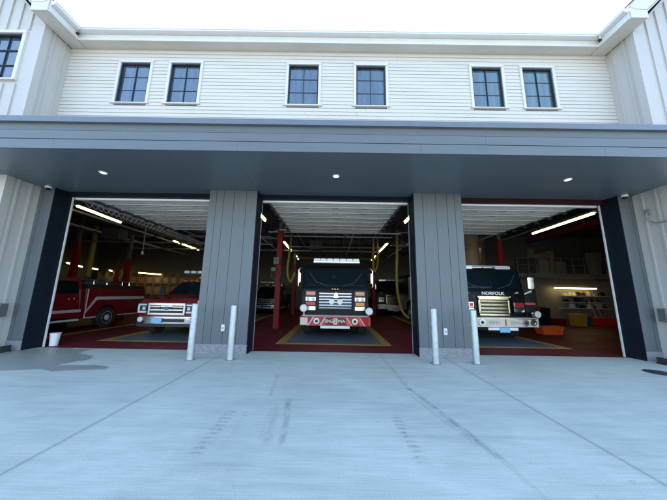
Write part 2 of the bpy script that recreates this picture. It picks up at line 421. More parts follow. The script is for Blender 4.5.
# canopy
cn = MB().box(-10.4, 10.4, -1.93, -.03, 4.30, 4.85).build('canopy', 'canopy', B)
fm = MB()
for off, ya, za, zb in ((0, -1.97, 4.27, 4.468), (1.3, -1.975, 4.480, 4.66)):
    cuts = [-10.45] + [-9.3 + off + k * 3.66 for k in range(6) if -10 < -9.3 + off + k * 3.66 < 10.2] + [10.45]
    for a, b in zip(cuts[:-1], cuts[1:]): fm.box(a + .0015, b - .0015, ya, -1.931, za, zb)
fm.build('canopy_fascia', 'canopy', cn)
MB().box(-10.44, 10.44, -1.962, -1.931, 4.674, 4.83).build('canopy_band', 'canopy_band', cn)
MB().prism([(-2.03, 4.822), (-2.03, 4.94), (-2.01, 4.955), (-.02, 4.99), (-.02, 4.86), (-1.94, 4.86), (-1.95, 4.822)], -10.5, 10.5).build('canopy_coping', 'coping', cn)
sf = MB()
xs_ = [-10.4, -8.13, -5.6, -B_, -A_, 0, A_, B_, 5.6, 8.13, 10.4]
for a, b in zip(xs_[:-1], xs_[1:]):
    sf.box(a + .002, b - .002, -1.925, -.98, 4.272, 4.296)
    sf.box(a + .002, b - .002, -.976, .295 if abs(a + b) < 16.2 else -.74, 4.272, 4.296)
sf.build('canopy_soffit', 'soffit', cn)
MB().box(-8.1, 8.1, .0, .30, 4.31, 4.9).build('bulkhead', 'navy', B)
# pillars
def board_face(mm, x0, widths, y0, y1, z0, z1):
    x = x0
    for w in widths:
        mm.box(x + .005, x + w - .005, y0, y1, z0, z1); x += w
WL = [.195, .20, .285, .335, .29]
for s in (-1, 1):
    x0, x1 = (-B_, -A_) if s < 0 else (A_, B_)
    ws = WL if s < 0 else [.24, .36, .30, .215, .19]
    k = (x1 - x0) / sum(ws); ws = [w * k for w in ws]
    p = MB().box(x0 + .004, x1 - .004, .014, .40, .23, 4.269).build('pillar', 'slate_gap', B)
    mm = MB(); board_face(mm, x0, ws, 0, .0135, .23, 4.268); mm.build('cladding', 'slate', p)
    MB().box(x0 - .002, x1 + .002, -.012, .41, 0, .228).build('granite_base', 'granite', p, bevel=.006)
    # navy reveal trims on both sides
    e = MB().box(x0 - .012, x0 + .003, .03, .43, .229, 4.268).box(x1 - .003, x1 + .012, .03, .43, .229, 4.268)
    e.build('jamb', 'navy', p)
    MB().box(x0 - .014, x0 - .003, .02, .44, .003, .227).build('jamb_foot', 'navy', p); MB().box(x1 + .003, x1 + .016, .02, .44, .003, .227).build('jamb_foot', 'navy', p)
    # outer pilaster
    x0, x1 = (-D_, -C_) if s < 0 else (C_, D_)
    p = MB().box(x0, x1, .014, .40, .23, 4.269).build('pilaster', 'slate_gap', B)
    mm = MB(); board_face(mm, x0, [.10, .295] if s < 0 else [.295, .10], 0, .0135, .23, 4.268); mm.build('cladding', 'slate', p)
    MB().box(x0 + (0 if s < 0 else -.004), x1 + (.004 if s < 0 else 0), -.014, .41, 0, .228).build('granite_base', 'granite', p, bevel=.005)
    e = MB(); e.prism([(s * C_, .004), (s * C_, .40), (s * 7.655, .42), (s * 7.655, .385), (s * 7.715, .004)], .001, 4.268, 'z'); e.build('jamb', 'navy', p)
# header + door heads
MB().box(-8.1, 8.1, .302, .44, 4.155, 4.9).build('door_header', 'navy', B)
MB().box(3.5, 7.62, .26, .30, 4.13, 4.165).box(3.5, 7.62, .30, .301, 4.16, 4.26).build('door_lintel', 'red_lintel', B)
MB().box(3.5, 7.64, .441, .50, 4.19, 4.29).build('lintel_lip', 'red_steel', B)
# walls either side of hidden piers (behind pillars) and interior shell
MB().box(-20, 20, .50, 18, 5.60, 5.66).build('ceiling_deck', 'ceiling', B)
MB().box(-7.9, 7.9, .445, .60, 4.75, 5.6).build('upper_front_wall', 'inwall_grey', B)
MB().box(-20.1, 20.1, 18, 18.2, 0, 5.7).build('rear_wall', 'inwall_grey', B)
MB().box(-20.2, -20, -.6, 18, 0, 5.7).build('side_wall', 'inwall_grey', B)
MB().box(20, 20.2, -.6, 18, 0, 5.7).build('side_wall', 'inwall_grey', B)
for s in (-1, 1):
    e = MB(); x0, x1 = sorted((s * 8.31, s * 20)); e.box(x0, x1, -.53, .49, 5.6, 5.66); e.build('ceiling_strip', 'ceiling', B)
    MB().box(x0, x1, -.545, .36, -.026, 0).build('floor', 'floor')['kind'] = 'structure'
# overhead doors
def garage_door(v0, v1, x0, x1):
    gd = MB()
    # 7 raised sections lying back under the ceiling
    yb, L7, n = .78, .585, 7
    skin = MB(); straps = []
    for k in range(n):
        ya = yb + k * L7; yb2 = ya + L7 - .03
        zz = 4.265 + k * .012
        r = .05
        skin.box(x0, x1, ya, ya + r, zz - .012, zz + .045).box(x0, x1, yb2 - r, yb2, zz - .012, zz + .045)
        skin.box(x0, x1, ya + r, yb2 - r, zz + .014, zz + .040)
        skin.box(x0, x1, (ya + yb2) / 2 - .10, (ya + yb2) / 2 - .07, zz + .004, zz + .0139).box(x0, x1, (ya + yb2) / 2 + .07, (ya + yb2) / 2 + .10, zz + .004, zz + .0139)
        for j in range(5):
            xx = x0 + .08 + (x1 - x0 - .16) * j / 4
            straps.append(MB().box(xx - .10, xx + .10, ya - .035, ya + .035, zz - .022, zz - .0125))
    d = skin.build('garage_door', 'door_skin', B)
    for g_ in straps: g_.build('hinge_strap', 'grey_steel', d)
    MB().box(x0, x1, .60, .77, 4.225, 4.29).build('bottom_rail', 'rail_white', d)
    MB().box(x0, x1, .585, .60, 4.20, 4.24).build('bottom_seal', 'black_plastic', d)
    for xs, sg in ((x0 - .05, -1), (x1 + .05, 1)):
        arc = [(xs, .50, .02), (xs, .50, 4.0)] + [(xs, .50 + .25 * (1 - math.cos(t)), 4.0 + .27 * math.sin(t)) for t in [i * PI / 16 for i in range(1, 9)]] + [(xs, 5.1, 4.36)]
        tr = MB()
        tr.tube(arc[6:], .024, 6); tr.build('door_track', 'galv', d)
        xv = v0 if sg < 0 else v1
        MB().tube([(xv, .50, .02), (xv, .50, 4.2)], .024, 6).build('door_track', 'dark_steel', d)
    for k in range(n):
        for xs in (x0 - .03, x1 + .03): MB().box(xs - .06, xs + .06, yb + k * L7 - .035, yb + k * L7 + .035, 4.19, 4.25).build('roller_bracket', 'dark_steel', d)
    MB().tube([(x0 - .1, .72, 4.62), (x1 + .1, .72, 4.62)], .03, 10).tube([(x0 + .5, .72, 4.62), (x0 + 1.6, .72, 4.62)], .07, 12).tube([(x1 - 1.6, .72, 4.62), (x1 - .5, .72, 4.62)], .07, 12).build('spring_shaft', 'grey_steel', d)
    hg = MB()
    for xs in (x0 - .05, x1 + .05):
        for yy in (1.6, 3.3, 4.9): hg.box(xs - .02, xs + .02, yy - .02, yy + .02, 4.30, 5.6)
    hg.box(x0 - .12, x1 + .12, 4.93, 4.98, 4.42, 4.47)
    hg.build('track_hanger', 'galv', d)
garage_door(-2.22, 2.22, -2.02, 2.02)
garage_door(-7.72, -3.5, -7.48, -3.56)
garage_door(3.5, 7.72, 3.56, 7.48)
# bright guide strips on the outer jambs
for s in (-1, 1):
    e = MB(); x0, x1 = sorted((s * 7.648, s * 7.618)); e.box(x0, x1, .405, .44, .004, 4.15)
    e.build('door_guide', 'white_alu', B)
    for xx in (3.47, 2.11):
        e = MB(); x0, x1 = sorted((s * xx, s * (xx + .012))); e.box(x0, x1, .445, .47, .004, 4.15); e.build('door_guide', 'grey_steel', B)
# white strip under header
for x0, x1 in ((-7.6, -3.47), (-2.1, 2.1), (3.47, 7.6)):
    MB().box(x0, x1, .442, .52, 4.10, 4.152).build('header_strip', 'rail_white', B)
# interior columns and beams
for x, y, zt in ((-2.47, 4.72, 4.36), (-2.9, 12, 3.6), (-11.15, 7.0, 3.2), (-12.75, 5.75, 3.78), (-15.6, 11.6, 3.2), (-7.9, 13, 3.6), (8.35, 6.05, 4.36), (2.9, 12, 3.6), (8.4, 12.5, 4.3)):
    MB().box(x - .115, x + .115, y - .10, y - .085, 0, zt).box(x - .115, x + .115, y + .085, y + .10, 0, zt).box(x - .012, x + .012, y - .084, y + .084, 0, zt).box(x - .11, x + .11, y - .083, y + .083, .25, zt).build('column', 'red_steel', B)
    MB().box(x - .12, x + .12, y - .12, y + .12, zt + .002, zt + .03).box(x - .07, x + .07, y - .07, y + .07, zt + .03, 5.4).build('column_head', 'dark_steel', B)
for y in (4.6, 8.6, 12, 15.5):
    MB().box(-19.9, 19.9, y - .1, y + .1, 5.2, 5.22).box(-19.9, 19.9, y - .1, y + .1, 5.50, 5.52).box(-19.9, 19.9, y - .01, y + .01, 5.22, 5.50).build('beam', 'dark_steel', B)
MB().box(12.0, 12.2, -.3, 8.95, 4.84, 5.04).build('beam', 'red_steel', B)
jo = MB()
for i in range(26):
    x = -19 + i * 1.5
    jo.box(x - .03, x + .03, .6, 17.9, 5.17, 5.20).box(x - .03, x + .03, .6, 17.9, 5.52, 5.56)
    yy = .8
    while yy < 17:
        jo.tube([(x, yy, 5.19), (x, yy + .35, 5.53)], .012, 4).tube([(x, yy + .35, 5.53), (x, yy + .7, 5.19)], .012, 4); yy += .7
jo.build('roof_joist', 'dark_steel', B)['kind'] = 'stuff'
# right side partition, mezzanine
MB().box(10.9, 20, 9.0, 9.15, 0, 2.62).build('partition_wall', 'inwall', B)
MB().box(10.9, 20, 9.0, 9.15, 2.90, 5.6).build('partition_wall', 'inwall_grey', B)
MB().box(10.6, 20, 8.1, 9.3, 2.63, 2.88).build('mezzanine_floor', 'grey_steel', B)
rl = MB()
for i in range(14): rl.box(10.7 + i * .65, 10.74 + i * .65, 8.12, 8.16, 2.88, 3.75)
rl.box(10.7, 19.6, 8.12, 8.16, 3.75, 3.79).box(10.7, 19.6, 8.12, 8.16, 3.35, 3.38)
rl.build('mezzanine_railing', 'grey_steel', B)
MB().box(9.2, 9.4, 9.0, 18, 0, 5.6).build('partition_wall', 'inwall', B)
MB().box(9.4, 10.9, 9.0, 9.12, 0, 5.6).build('partition_wall', 'inwall_grey', B)
MB().box(-20, -8.6, 14.6, 14.75, 0, 5.6).build('partition_wall', 'inwall_grey', B)
# ------------------------------------------------------------------ pipes, ducts
def thing_mesh(mb, name, mat, label, cat, group=None, bevel=0):
    return tag(mb.build(name, mat, None, bevel), label, cat, group)
thing_mesh(MB().tube([(-9.2, .8, 4.95), (-9.9, 3.2, 4.95), (-10.2, 14, 4.95)], .26, 18), 'air_duct', 'grey_steel', 'long round grey duct under the ceiling above the side parked red truck', 'duct')
thing_mesh(MB().tube([(-7.0, 5.4, 4.8), (-7.0, 14, 4.8)], .22, 18), 'air_duct', 'grey_steel', 'round grey duct running back above the red pickup', 'duct')
thing_mesh(MB().tube([(7.55, 7.2, 4.1), (7.55, 7.2, 5.55)], .42, 20).tube([(7.55, 7.2, 2.9), (7.55, 7.2, 4.1)], .40, 20), 'exhaust_stack', 'brick', 'fat tan vertical duct beside the red column in the right bay', 'duct')
thing_mesh(MB().tube([(-3.2, 5.35, 4.42), (3.2, 5.35, 4.42)], .028, 8), 'sprinkler_pipe', 'white_alu', 'thin white pipe crossing the centre bay behind its raised door', 'pipe')
thing_mesh(MB().tube([(-3.0, 5.0, 4.30), (-2.47, 4.60, 4.34), (-2.2, 4.6, 4.34)], .022, 8), 'conduit', 'white_alu', 'short white conduit bent over the top of the centre red column', 'pipe')
thing_mesh(MB().tube([(-8.0, 5.9, 4.3), (-3.2, 5.9, 4.3)], .028, 8), 'sprinkler_pipe', 'grey_steel', 'thin grey pipe crossing the left bay behind its raised door', 'pipe')
for i, (x, z, lab) in enumerate(((-10.8, 4.75, 'over the side parked truck'), (-11.6, 4.95, 'second left of the side parked truck'), (-12.6, 4.6, 'third left of the side parked truck'), (-13.8, 4.8, 'outermost at the left'), (-8.4, 4.85, 'beside the left door track'), (9.9, 4.8, 'right of the right bay tube'), (8.1, 4.6, 'beside the right door track'), (-2.2, 5.0, 'left of centre'), (1.1, 4.95, 'right of centre'), (-4.6, 4.9, 'over the left bay'), (5.0, 4.95, 'over the right bay'))):
    thing_mesh(MB().tube([(x, .8, z), (x, 8.9 if x > 8 else 14.5 if x < -3 else 17, z)], .045, 8), 'ceiling_pipe', 'white_alu' if i % 2 == 0 else 'grey_steel', 'long grey ceiling pipe running to the back, ' + lab, 'pipe', 'pipes under the ceiling')
for i, (x0, x1, y, z, rr, mt) in enumerate(((-14, -3.3, 6.6, 4.05, .03, 'grey_steel'), (-13.5, -3.3, 7.6, 4.6, .045, 'grey_steel'), (-3.2, 3.2, 7.2, 4.65, .03, 'white_alu'), (-3.2, 3.2, 9.6, 4.5, .035, 'grey_steel'), (-14, 3.2, 10.6, 4.4, .05, 'grey_steel'), (3.4, 9.0, 6.4, 4.75, .03, 'grey_steel'), (3.4, 9.1, 8.4, 4.45, .04, 'grey_steel'), (-3.3, 3.3, 13.4, 4.3, .06, 'grey_steel'))):
    mb = MB().tube([(x0, y, z), (x1, y, z)], rr, 8); x = x0 + .4
    while x < x1: mb.tube([(x, y, z), (x, y, 5.5)], .008, 4); x += 1.7
    thing_mesh(mb, 'ceiling_pipe', mt, ['low cross pipe on hangers just in front of the red column tops, left bay', 'second cross pipe on hangers above the red trucks', 'white cross pipe on hangers, second behind the centre door', 'third cross pipe on hangers behind the centre door', 'longest cross pipe, spanning the left and centre bays near the far tubes', 'cross pipe just behind the raised right door', 'cross pipe beside the tan duct in the right bay', 'thickest cross pipe, farthest back in the centre bay'][i], 'pipe', 'pipes under the ceiling')
for i, (x, y, z, rr, l) in enumerate(((.55, 5.9, 4.55, .16, 'round dark heater fan behind the raised centre door'), (-6.3, 6.8, 4.35, .24, 'round dark heater fan above the red pickup'), (4.3, 9.0, 4.6, .2, 'round dark heater fan above the NORFOLK engine'))):
    r_ = root('ceiling_fan', (x, y, z), l, 'fan')
    MB().lathe([(rr, -.06), (rr * 1.05, -.07), (rr * 1.08, .12), (rr * .6, .16)], n=20, axis='y').build('shroud', 'dark_steel', r_)
    MB().tube([(0, 0.05, rr), (0, .05, 5.55 - z)], .015, 6).build('hanger', 'grey_steel', r_)
# unit heaters and cable trays
for x, y, z, wx, l in ((-1.2, 10.2, 4.7, .8, 'boxy grey unit heater high behind the black engine'), (-8.0, 9.4, 4.75, .9, 'boxy grey unit heater high behind the red pickup'), (-11.5, 6.3, 4.4, .9, 'boxy grey unit heater above the side parked red truck')):
    r_ = root('unit_heater', (x, y, z), l, 'heater')
    MB().box(-wx / 2, wx / 2, -.3, .3, -.3, .3).build('case', 'dark_steel', r_, bevel=.02)
    e = MB()
    for k in range(6): e.box(-wx / 2 + .05, wx / 2 - .05, -.33, -.305, -.25 + k * .085, -.21 + k * .085)
    e.build('louvre', 'dark_steel', r_)
    MB().tube([(0, 0, .3), (0, 0, 5.5 - z)], .02, 6).build('hanger', 'grey_steel', r_)
e = MB()
for i in range(3):
    e.tube([(-8.05 + .10 * i, .9, 4.30), (-7.95 + .10 * i, 4.2, 4.34), (-7.8 + .1 * i, 8.5, 4.3)], .02, 6)
y = 1.2
while y < 8:
    e.tube([(-8.08 + (y - 1) * .03, y, 4.28), (-7.95 + (y - 1) * .03, y + .05, 4.12), (-7.78 + (y - 1) * .03, y, 4.28)], .014, 5); y += .20
thing_mesh(e, 'cable_tray', 'white_alu', 'ladder like cable tray running back beside the left bay door', 'cable tray')
def cable(pts, r, name, mat, label, cat):
    # smooth a polyline
    P = [Vector(p) for p in pts]; out = []
    for i in range(len(P) - 1):
        p0, p1, p2, p3 = P[max(i - 1, 0)], P[i], P[i + 1], P[min(i + 2, len(P) - 1)]
        for k in range(8):
            t = k / 8
            out.append(.5 * ((2 * p1) + (-p0 + p2) * t + (2 * p0 - 5 * p1 + 4 * p2 - p3) * t * t + (-p0 + 3 * p1 - 3 * p2 + p3) * t ** 3))
    out.append(P[-1])
    return thing_mesh(MB().tube(out, r, 10), name, mat, label, cat)
cable([(-2.35, 7, 4.9), (-2.45, 7, 3.6), (-2.5, 7, 2.6), (-2.3, 7, 2.1), (-2.1, 7, 2.6)], .06, 'exhaust_hose', 'hose', 'yellow exhaust hose looping down left of the black engine', 'hose')
cable([(3.35, 6.6, 4.9), (3.3, 6.6, 3.6), (3.25, 6.6, 2.4), (3.3, 6.6, 1.5), (3.5, 6.6, .7), (3.8, 6.5, .35)], .07, 'exhaust_hose', 'hose', 'long yellow exhaust hose hanging almost to the floor right of the black engine', 'hose')
cable([(2.45, 9, 5.0), (2.4, 9, 3.6), (2.5, 9, 2.9), (2.7, 9, 3.5), (2.7, 9, 5.0)], .06, 'exhaust_hose', 'hose', 'short yellow hose loop high behind the black engine, near its right mirror', 'hose')
cable([(-5.4, 8.5, 4.9), (-5.4, 8.5, 3.6), (-5.45, 8.5, 2.7)], .09, 'exhaust_hose', 'hose', 'short yellow hose hanging above the red pickup beside the slate pillar', 'hose')
cable([(-7.3, 8.0, 5.1), (-7.25, 8, 4.2), (-7.3, 8, 3.2), (-6.9, 8, 2.6), (-6.2, 8, 2.6)], .045, 'exhaust_hose', 'rust', 'dark brown drop cable curving down behind the red pickup', 'hose')
cable([(-13.2, 7, 5.0), (-13.2, 7, 3.4), (-13.2, 7, 2.2)], .12, 'exhaust_hose', 'hose', 'thick ochre hose hanging behind the side parked red truck cab', 'hose')
thing_mesh(MB().tube([(-8.6, 4.6, 5.1), (-8.6, 4.6, 3.2)], .012, 6).lathe([(.05, 3.1), (.06, 3.2), (.03, 3.25)], (-8.6, 4.6, 0)), 'cord_reel', 'grey_steel', 'thin drop cord hanging in front of the red column in the left bay', 'cord')
# hanging boxes on centre column
q = MB().box(-2.66, -2.42, 4.44, 4.60, 2.75, 3.05).box(-2.75, -2.55, 4.46, 4.6, 2.45, 2.62)
for k in range(4): q.tube([(-2.7 + .1 * k, 4.52, 2.5), (-2.75 + .14 * k, 4.45, 2.2 + .05 * k), (-2.5, 4.5, 2.0)], .012, 5)
thing_mesh(q, 'control_box', 'dark_steel', 'small dark control box with cables strapped to the centre red column', 'control box')

# fluorescent lights
def tube_light(p0, p1, label):
    p0, p1 = Vector(p0), Vector(p1); c = (p0 + p1) / 2; d = p1 - p0; ln = d.length; rz = math.atan2(d.y, d.x)
    r_ = root('fluorescent_light', c, label, 'ceiling light', 'fluorescent lights in the bays', rz)
    MB().prism([(-.10, .03), (-.06, .08), (.06, .08), (.10, .03), (.06, .035), (-.06, .035)], -ln / 2, ln / 2).build('housing', 'white_alu', r_)
    MB().tube([(-ln / 2 + .02, 0, 0), (ln / 2 - .02, 0, 0)], .035, 10).build('tube', 'tube', r_)
    h = MB()
    for t in (-.35, .35): h.tube([(ln * t, 0, .08), (ln * t, 0, 5.5 - c.z)], .006, 5)
    h.build('hanger', 'dark_steel', r_)
LS = [((-2.95, 1.9, 4.5), (-2.95, 3.75, 4.5), 'fluorescent tube over the left edge of the centre bay, nearest the door'),
      ((2.95, 1.9, 4.5), (2.95, 3.7, 4.5), 'fluorescent tube over the right edge of the centre bay, nearest the door'),
      ((-3.02, 8.15, 4.5), (-3.1, 11.4, 4.5), 'middle fluorescent tube left of the black engine light bar'),
      ((-3.12, 13.2, 4.5), (-3.2, 15.8, 4.5), 'farthest fluorescent tube left of the black engine light bar'),
      ((3.15, 8.2, 4.5), (3.22, 11.6, 4.5), 'middle fluorescent tube right of the black engine light bar'),
      ((3.25, 13.2, 4.5), (3.3, 15.6, 4.5), 'farthest fluorescent tube right of the black engine light bar'),
      ((-9.40, 2.2, 4.5), (-9.62, 4.4, 4.5), 'long bright tube high at the left edge of the left bay'),
      ((-9.75, 8.4, 4.5), (-9.8, 9.1, 4.5), 'short tube above the red pickup, the nearer of the pair'),
      ((-9.8, 9.4, 4.5), (-9.9, 11.6, 4.5), 'tube above the red pickup, the farther of the pair'),
      ((9.28, 2.1, 4.5), (9.5, 5.25, 4.5), 'long bright tube high inside the right bay'),
      ((9.0, 9.3, 4.5), (10.6, 14.1, 4.5), 'tube left of the tan duct in the right bay'),
      ((13.10, 8.6, 2.02), (15.6, 8.6, 2.10), 'tube under the mezzanine lighting the wall shelves'),
      ((-15.3, 7.8, 3.0), (-16.8, 10.2, 3.0), 'tube low beyond the side parked red truck, leftmost of the far row'),
      ((-17.0, 10.9, 3.0), (-17.5, 12.1, 3.0), 'second tube from the left in the far row beyond the red truck'),
      ((-17.7, 13.3, 3.05), (-18.3, 14.2, 3.05), 'rightmost tube of the far row beyond the red truck'),
      ((-14.6, 12.3, 2.82), (-14.0, 13.9, 2.82), 'tube just above the tan lockers behind the red column')]
for a, b, l in LS: tube_light(a, b, l)
# soffit lights
for x, l in ((-5.56, 'round white downlight in the canopy soffit over the left bay'), (.01, 'round white downlight in the canopy soffit over the centre bay'), (5.52, 'round white downlight in the canopy soffit over the right bay')):
    r_ = root('soffit_light', (x, -.94, 4.262), l, 'downlight', 'downlights in the canopy soffit')
    MB().lathe([(.060, -.001), (.060, .009)]).build('lens', 'lamp_disc', r_)
    MB().lathe([(.085, 0), (.088, .004), (.088, .0095), (.062, .0095), (.062, 0)]).build('trim_ring', 'white_paint', r_)
for s, l in ((-1, 'small white dome camera under the soffit by the left bay'), (1, 'small white dome camera under the soffit by the right bay')):
    r_ = root('dome_camera', (s * 7.84, -.07, 4.268), l, 'camera')
    MB().lathe([(.07, 0), (.075, -.03), (.07, -.05)]).build('housing', 'white_paint', r_)
    MB().lathe([(.055, -.05), (.05, -.075), (.03, -.098), (.008, -.105)]).build('dome', 'wind_glass', r_)
# bollards
for x, y, h, l in ((-3.18, -.61, 1.23, 'galvanised bollard at the left corner of the left slate pillar'), (-2.31, -.55, 1.21, 'galvanised bollard at the right corner of the left slate pillar'),
                (2.30, -.59, 1.21, 'galvanised bollard at the left corner of the right slate pillar'), (3.24, -.53, 1.19, 'galvanised bollard at the right corner of the right slate pillar')):
    r_ = root('bollard', (x, y, 0), l, 'bollard', 'bollards in front of the pillars')
    R_ = .075
    MB().lathe([(R_, .012), (R_, h - .03)], n=28).build('post', 'galv', r_)
    MB().lathe([(R_ + .002, h - .03), (R_ + .002, h - .012), (R_ * .8, h + .004), (R_ * .3, h + .012)], n=28).build('cap', 'galv', r_)
    MB().lathe([(R_ + .03, .0), (R_ + .03, .006), (R_ + .003, .014)], n=28).build('collar', 'granite', r_)
# small fittings on pillars
for x, z, l in ((-2.76, .62, 'small white door switch low on the left slate pillar'), (2.80, .62, 'small white door switch low on the right slate pillar')):
    r_ = root('wall_box', (x, 0, z), l, 'switch', 'small fittings on the pillars')
    MB().box(-.045, .045, -.035, -.001, -.08, .08).build('cover', 'bucket', r_, bevel=.012)
    MB().box(-.02, .02, -.043, -.036, -.03, .03).build('eye', 'grey_steel', r_)
# gooseneck on right wall
pts = [(8.09, -.29, 3.72), (8.05, -.28, 3.64), (8.05, -.30, 3.52), (8.06, -.38, 3.42), (8.07, -.5, 3.385), (8.075, -.68, 3.40), (8.07, -.95, 3.44)]
r_ = root('wall_hook', (8.1, -.29, 3.7), 'curved grey pipe bracket on the white wall right of the right bay', 'bracket')
MB().tube([(a - 8.1, b + .29, c - 3.7) for a, b, c in pts], .016, 8).build('curved_pipe', 'grey_steel', r_)
MB().box(-.03, .0, -.06, .06, -.06, .10).build('mount_plate', 'grey_steel', r_, bevel=.006)
for s, y, z, l in ((-1, -.30, .98, 'grey wall box on the white return left of the left bay'), (1, -.24, 1.12, 'grey wall box on the white return right of the right bay')):
    r_ = root('electrical_box', (s * 8.10, y, z), l, 'wall box')
    x0, x1 = sorted((0, -s * .10)); MB().box(x0, x1, -.09, .09, -.17, .17).build('enclosure', 'grey_steel', r_, bevel=.006)
    x0, x1 = sorted((-s * .101, -s * .115)); MB().box(x0, x1, -.075, .075, -.15, .15).build('cover', 'canopy_band', r_, bevel=.004)
for s, x, y, l in ((-1, -7.98, -.22, 'low dark boot scraper by the left wall foot'), (1, 7.86, -.30, 'low dark boot scraper by the right wall foot')):
    r_ = root('boot_scraper', (x, y, 0), l, 'boot scraper')
    MB().box(-.17, .17, -.12, .12, 0, .03).build('base_plate', 'rust', r_, bevel=.006)
    MB().prism([(-.15, .03), (.15, .03), (.12, .13), (-.12, .13)], -.02, .02, 'y').box(-.16, -.13, -.1, .1, .03, .15).box(.13, .16, -.1, .1, .03, .15).build('scraper_blade', 'rust', r_, bevel=.004)
r_ = root('drain_cover', (6.78, -.97, 0), 'flat dark iron cover set in the concrete at the far right', 'cover')
MB().lathe([(.20, .001), (.20, .006), (.17, .009)], n=30).build('lid', 'rust', r_); MB().lathe([(.235, .0005), (.235, .004), (.202, .004), (.202, .001)], n=30).build('rim', 'rust', r_)
r_ = root('bucket', (-7.53, .57, 0), 'white plastic bucket inside the left jamb of the left bay', 'bucket')
MB().lathe([(.085, .004), (.105, .30), (.115, .302), (.115, .32), (.10, .32), (.08, .02)], n=24).build('pail', 'bucket', r_)
MB().lathe([(.118, .321), (.118, .335), (.10, .34)], n=24).build('lid', 'bucket', r_)

# ------------------------------------------------------------------ vehicles
def wheel(parent, x, y, r, w, side):
    tp = [(r * .62, -w / 2), (r * .93, -w / 2), (r, -w / 2 + .04), (r, w / 2 - .04), (r * .93, w / 2), (r * .62, w / 2)]
    t = MB().lathe(tp, (x, y, r), 'x', 36).build('wheel', 'rubber', parent)
    o = side * w / 2
    rim = MB().lathe([(r * .61, o * .95), (r * .60, o * 1.03), (r * .50, o * .9), (r * .30, o * .72), (r * .28, o * 1.05), (r * .14, o * 1.1)], (x, y, r), 'x', 30)
    for k in range(8):
        a = k * PI / 4; rim.lathe([(.022, o * .85), (.020, o * 1.0)], (x, y + r * .40 * math.cos(a), r + r * .40 * math.sin(a)), 'x', 8)
    rim.build('rim', 'white_alu', t)
def rring(mb, x, z, r0, r1, y0, y1):
    mb.lathe([(r1, y1), (r1, y0), (r0, y0), (r0, y0 + .02)], (x, 0, z), 'y', 24)

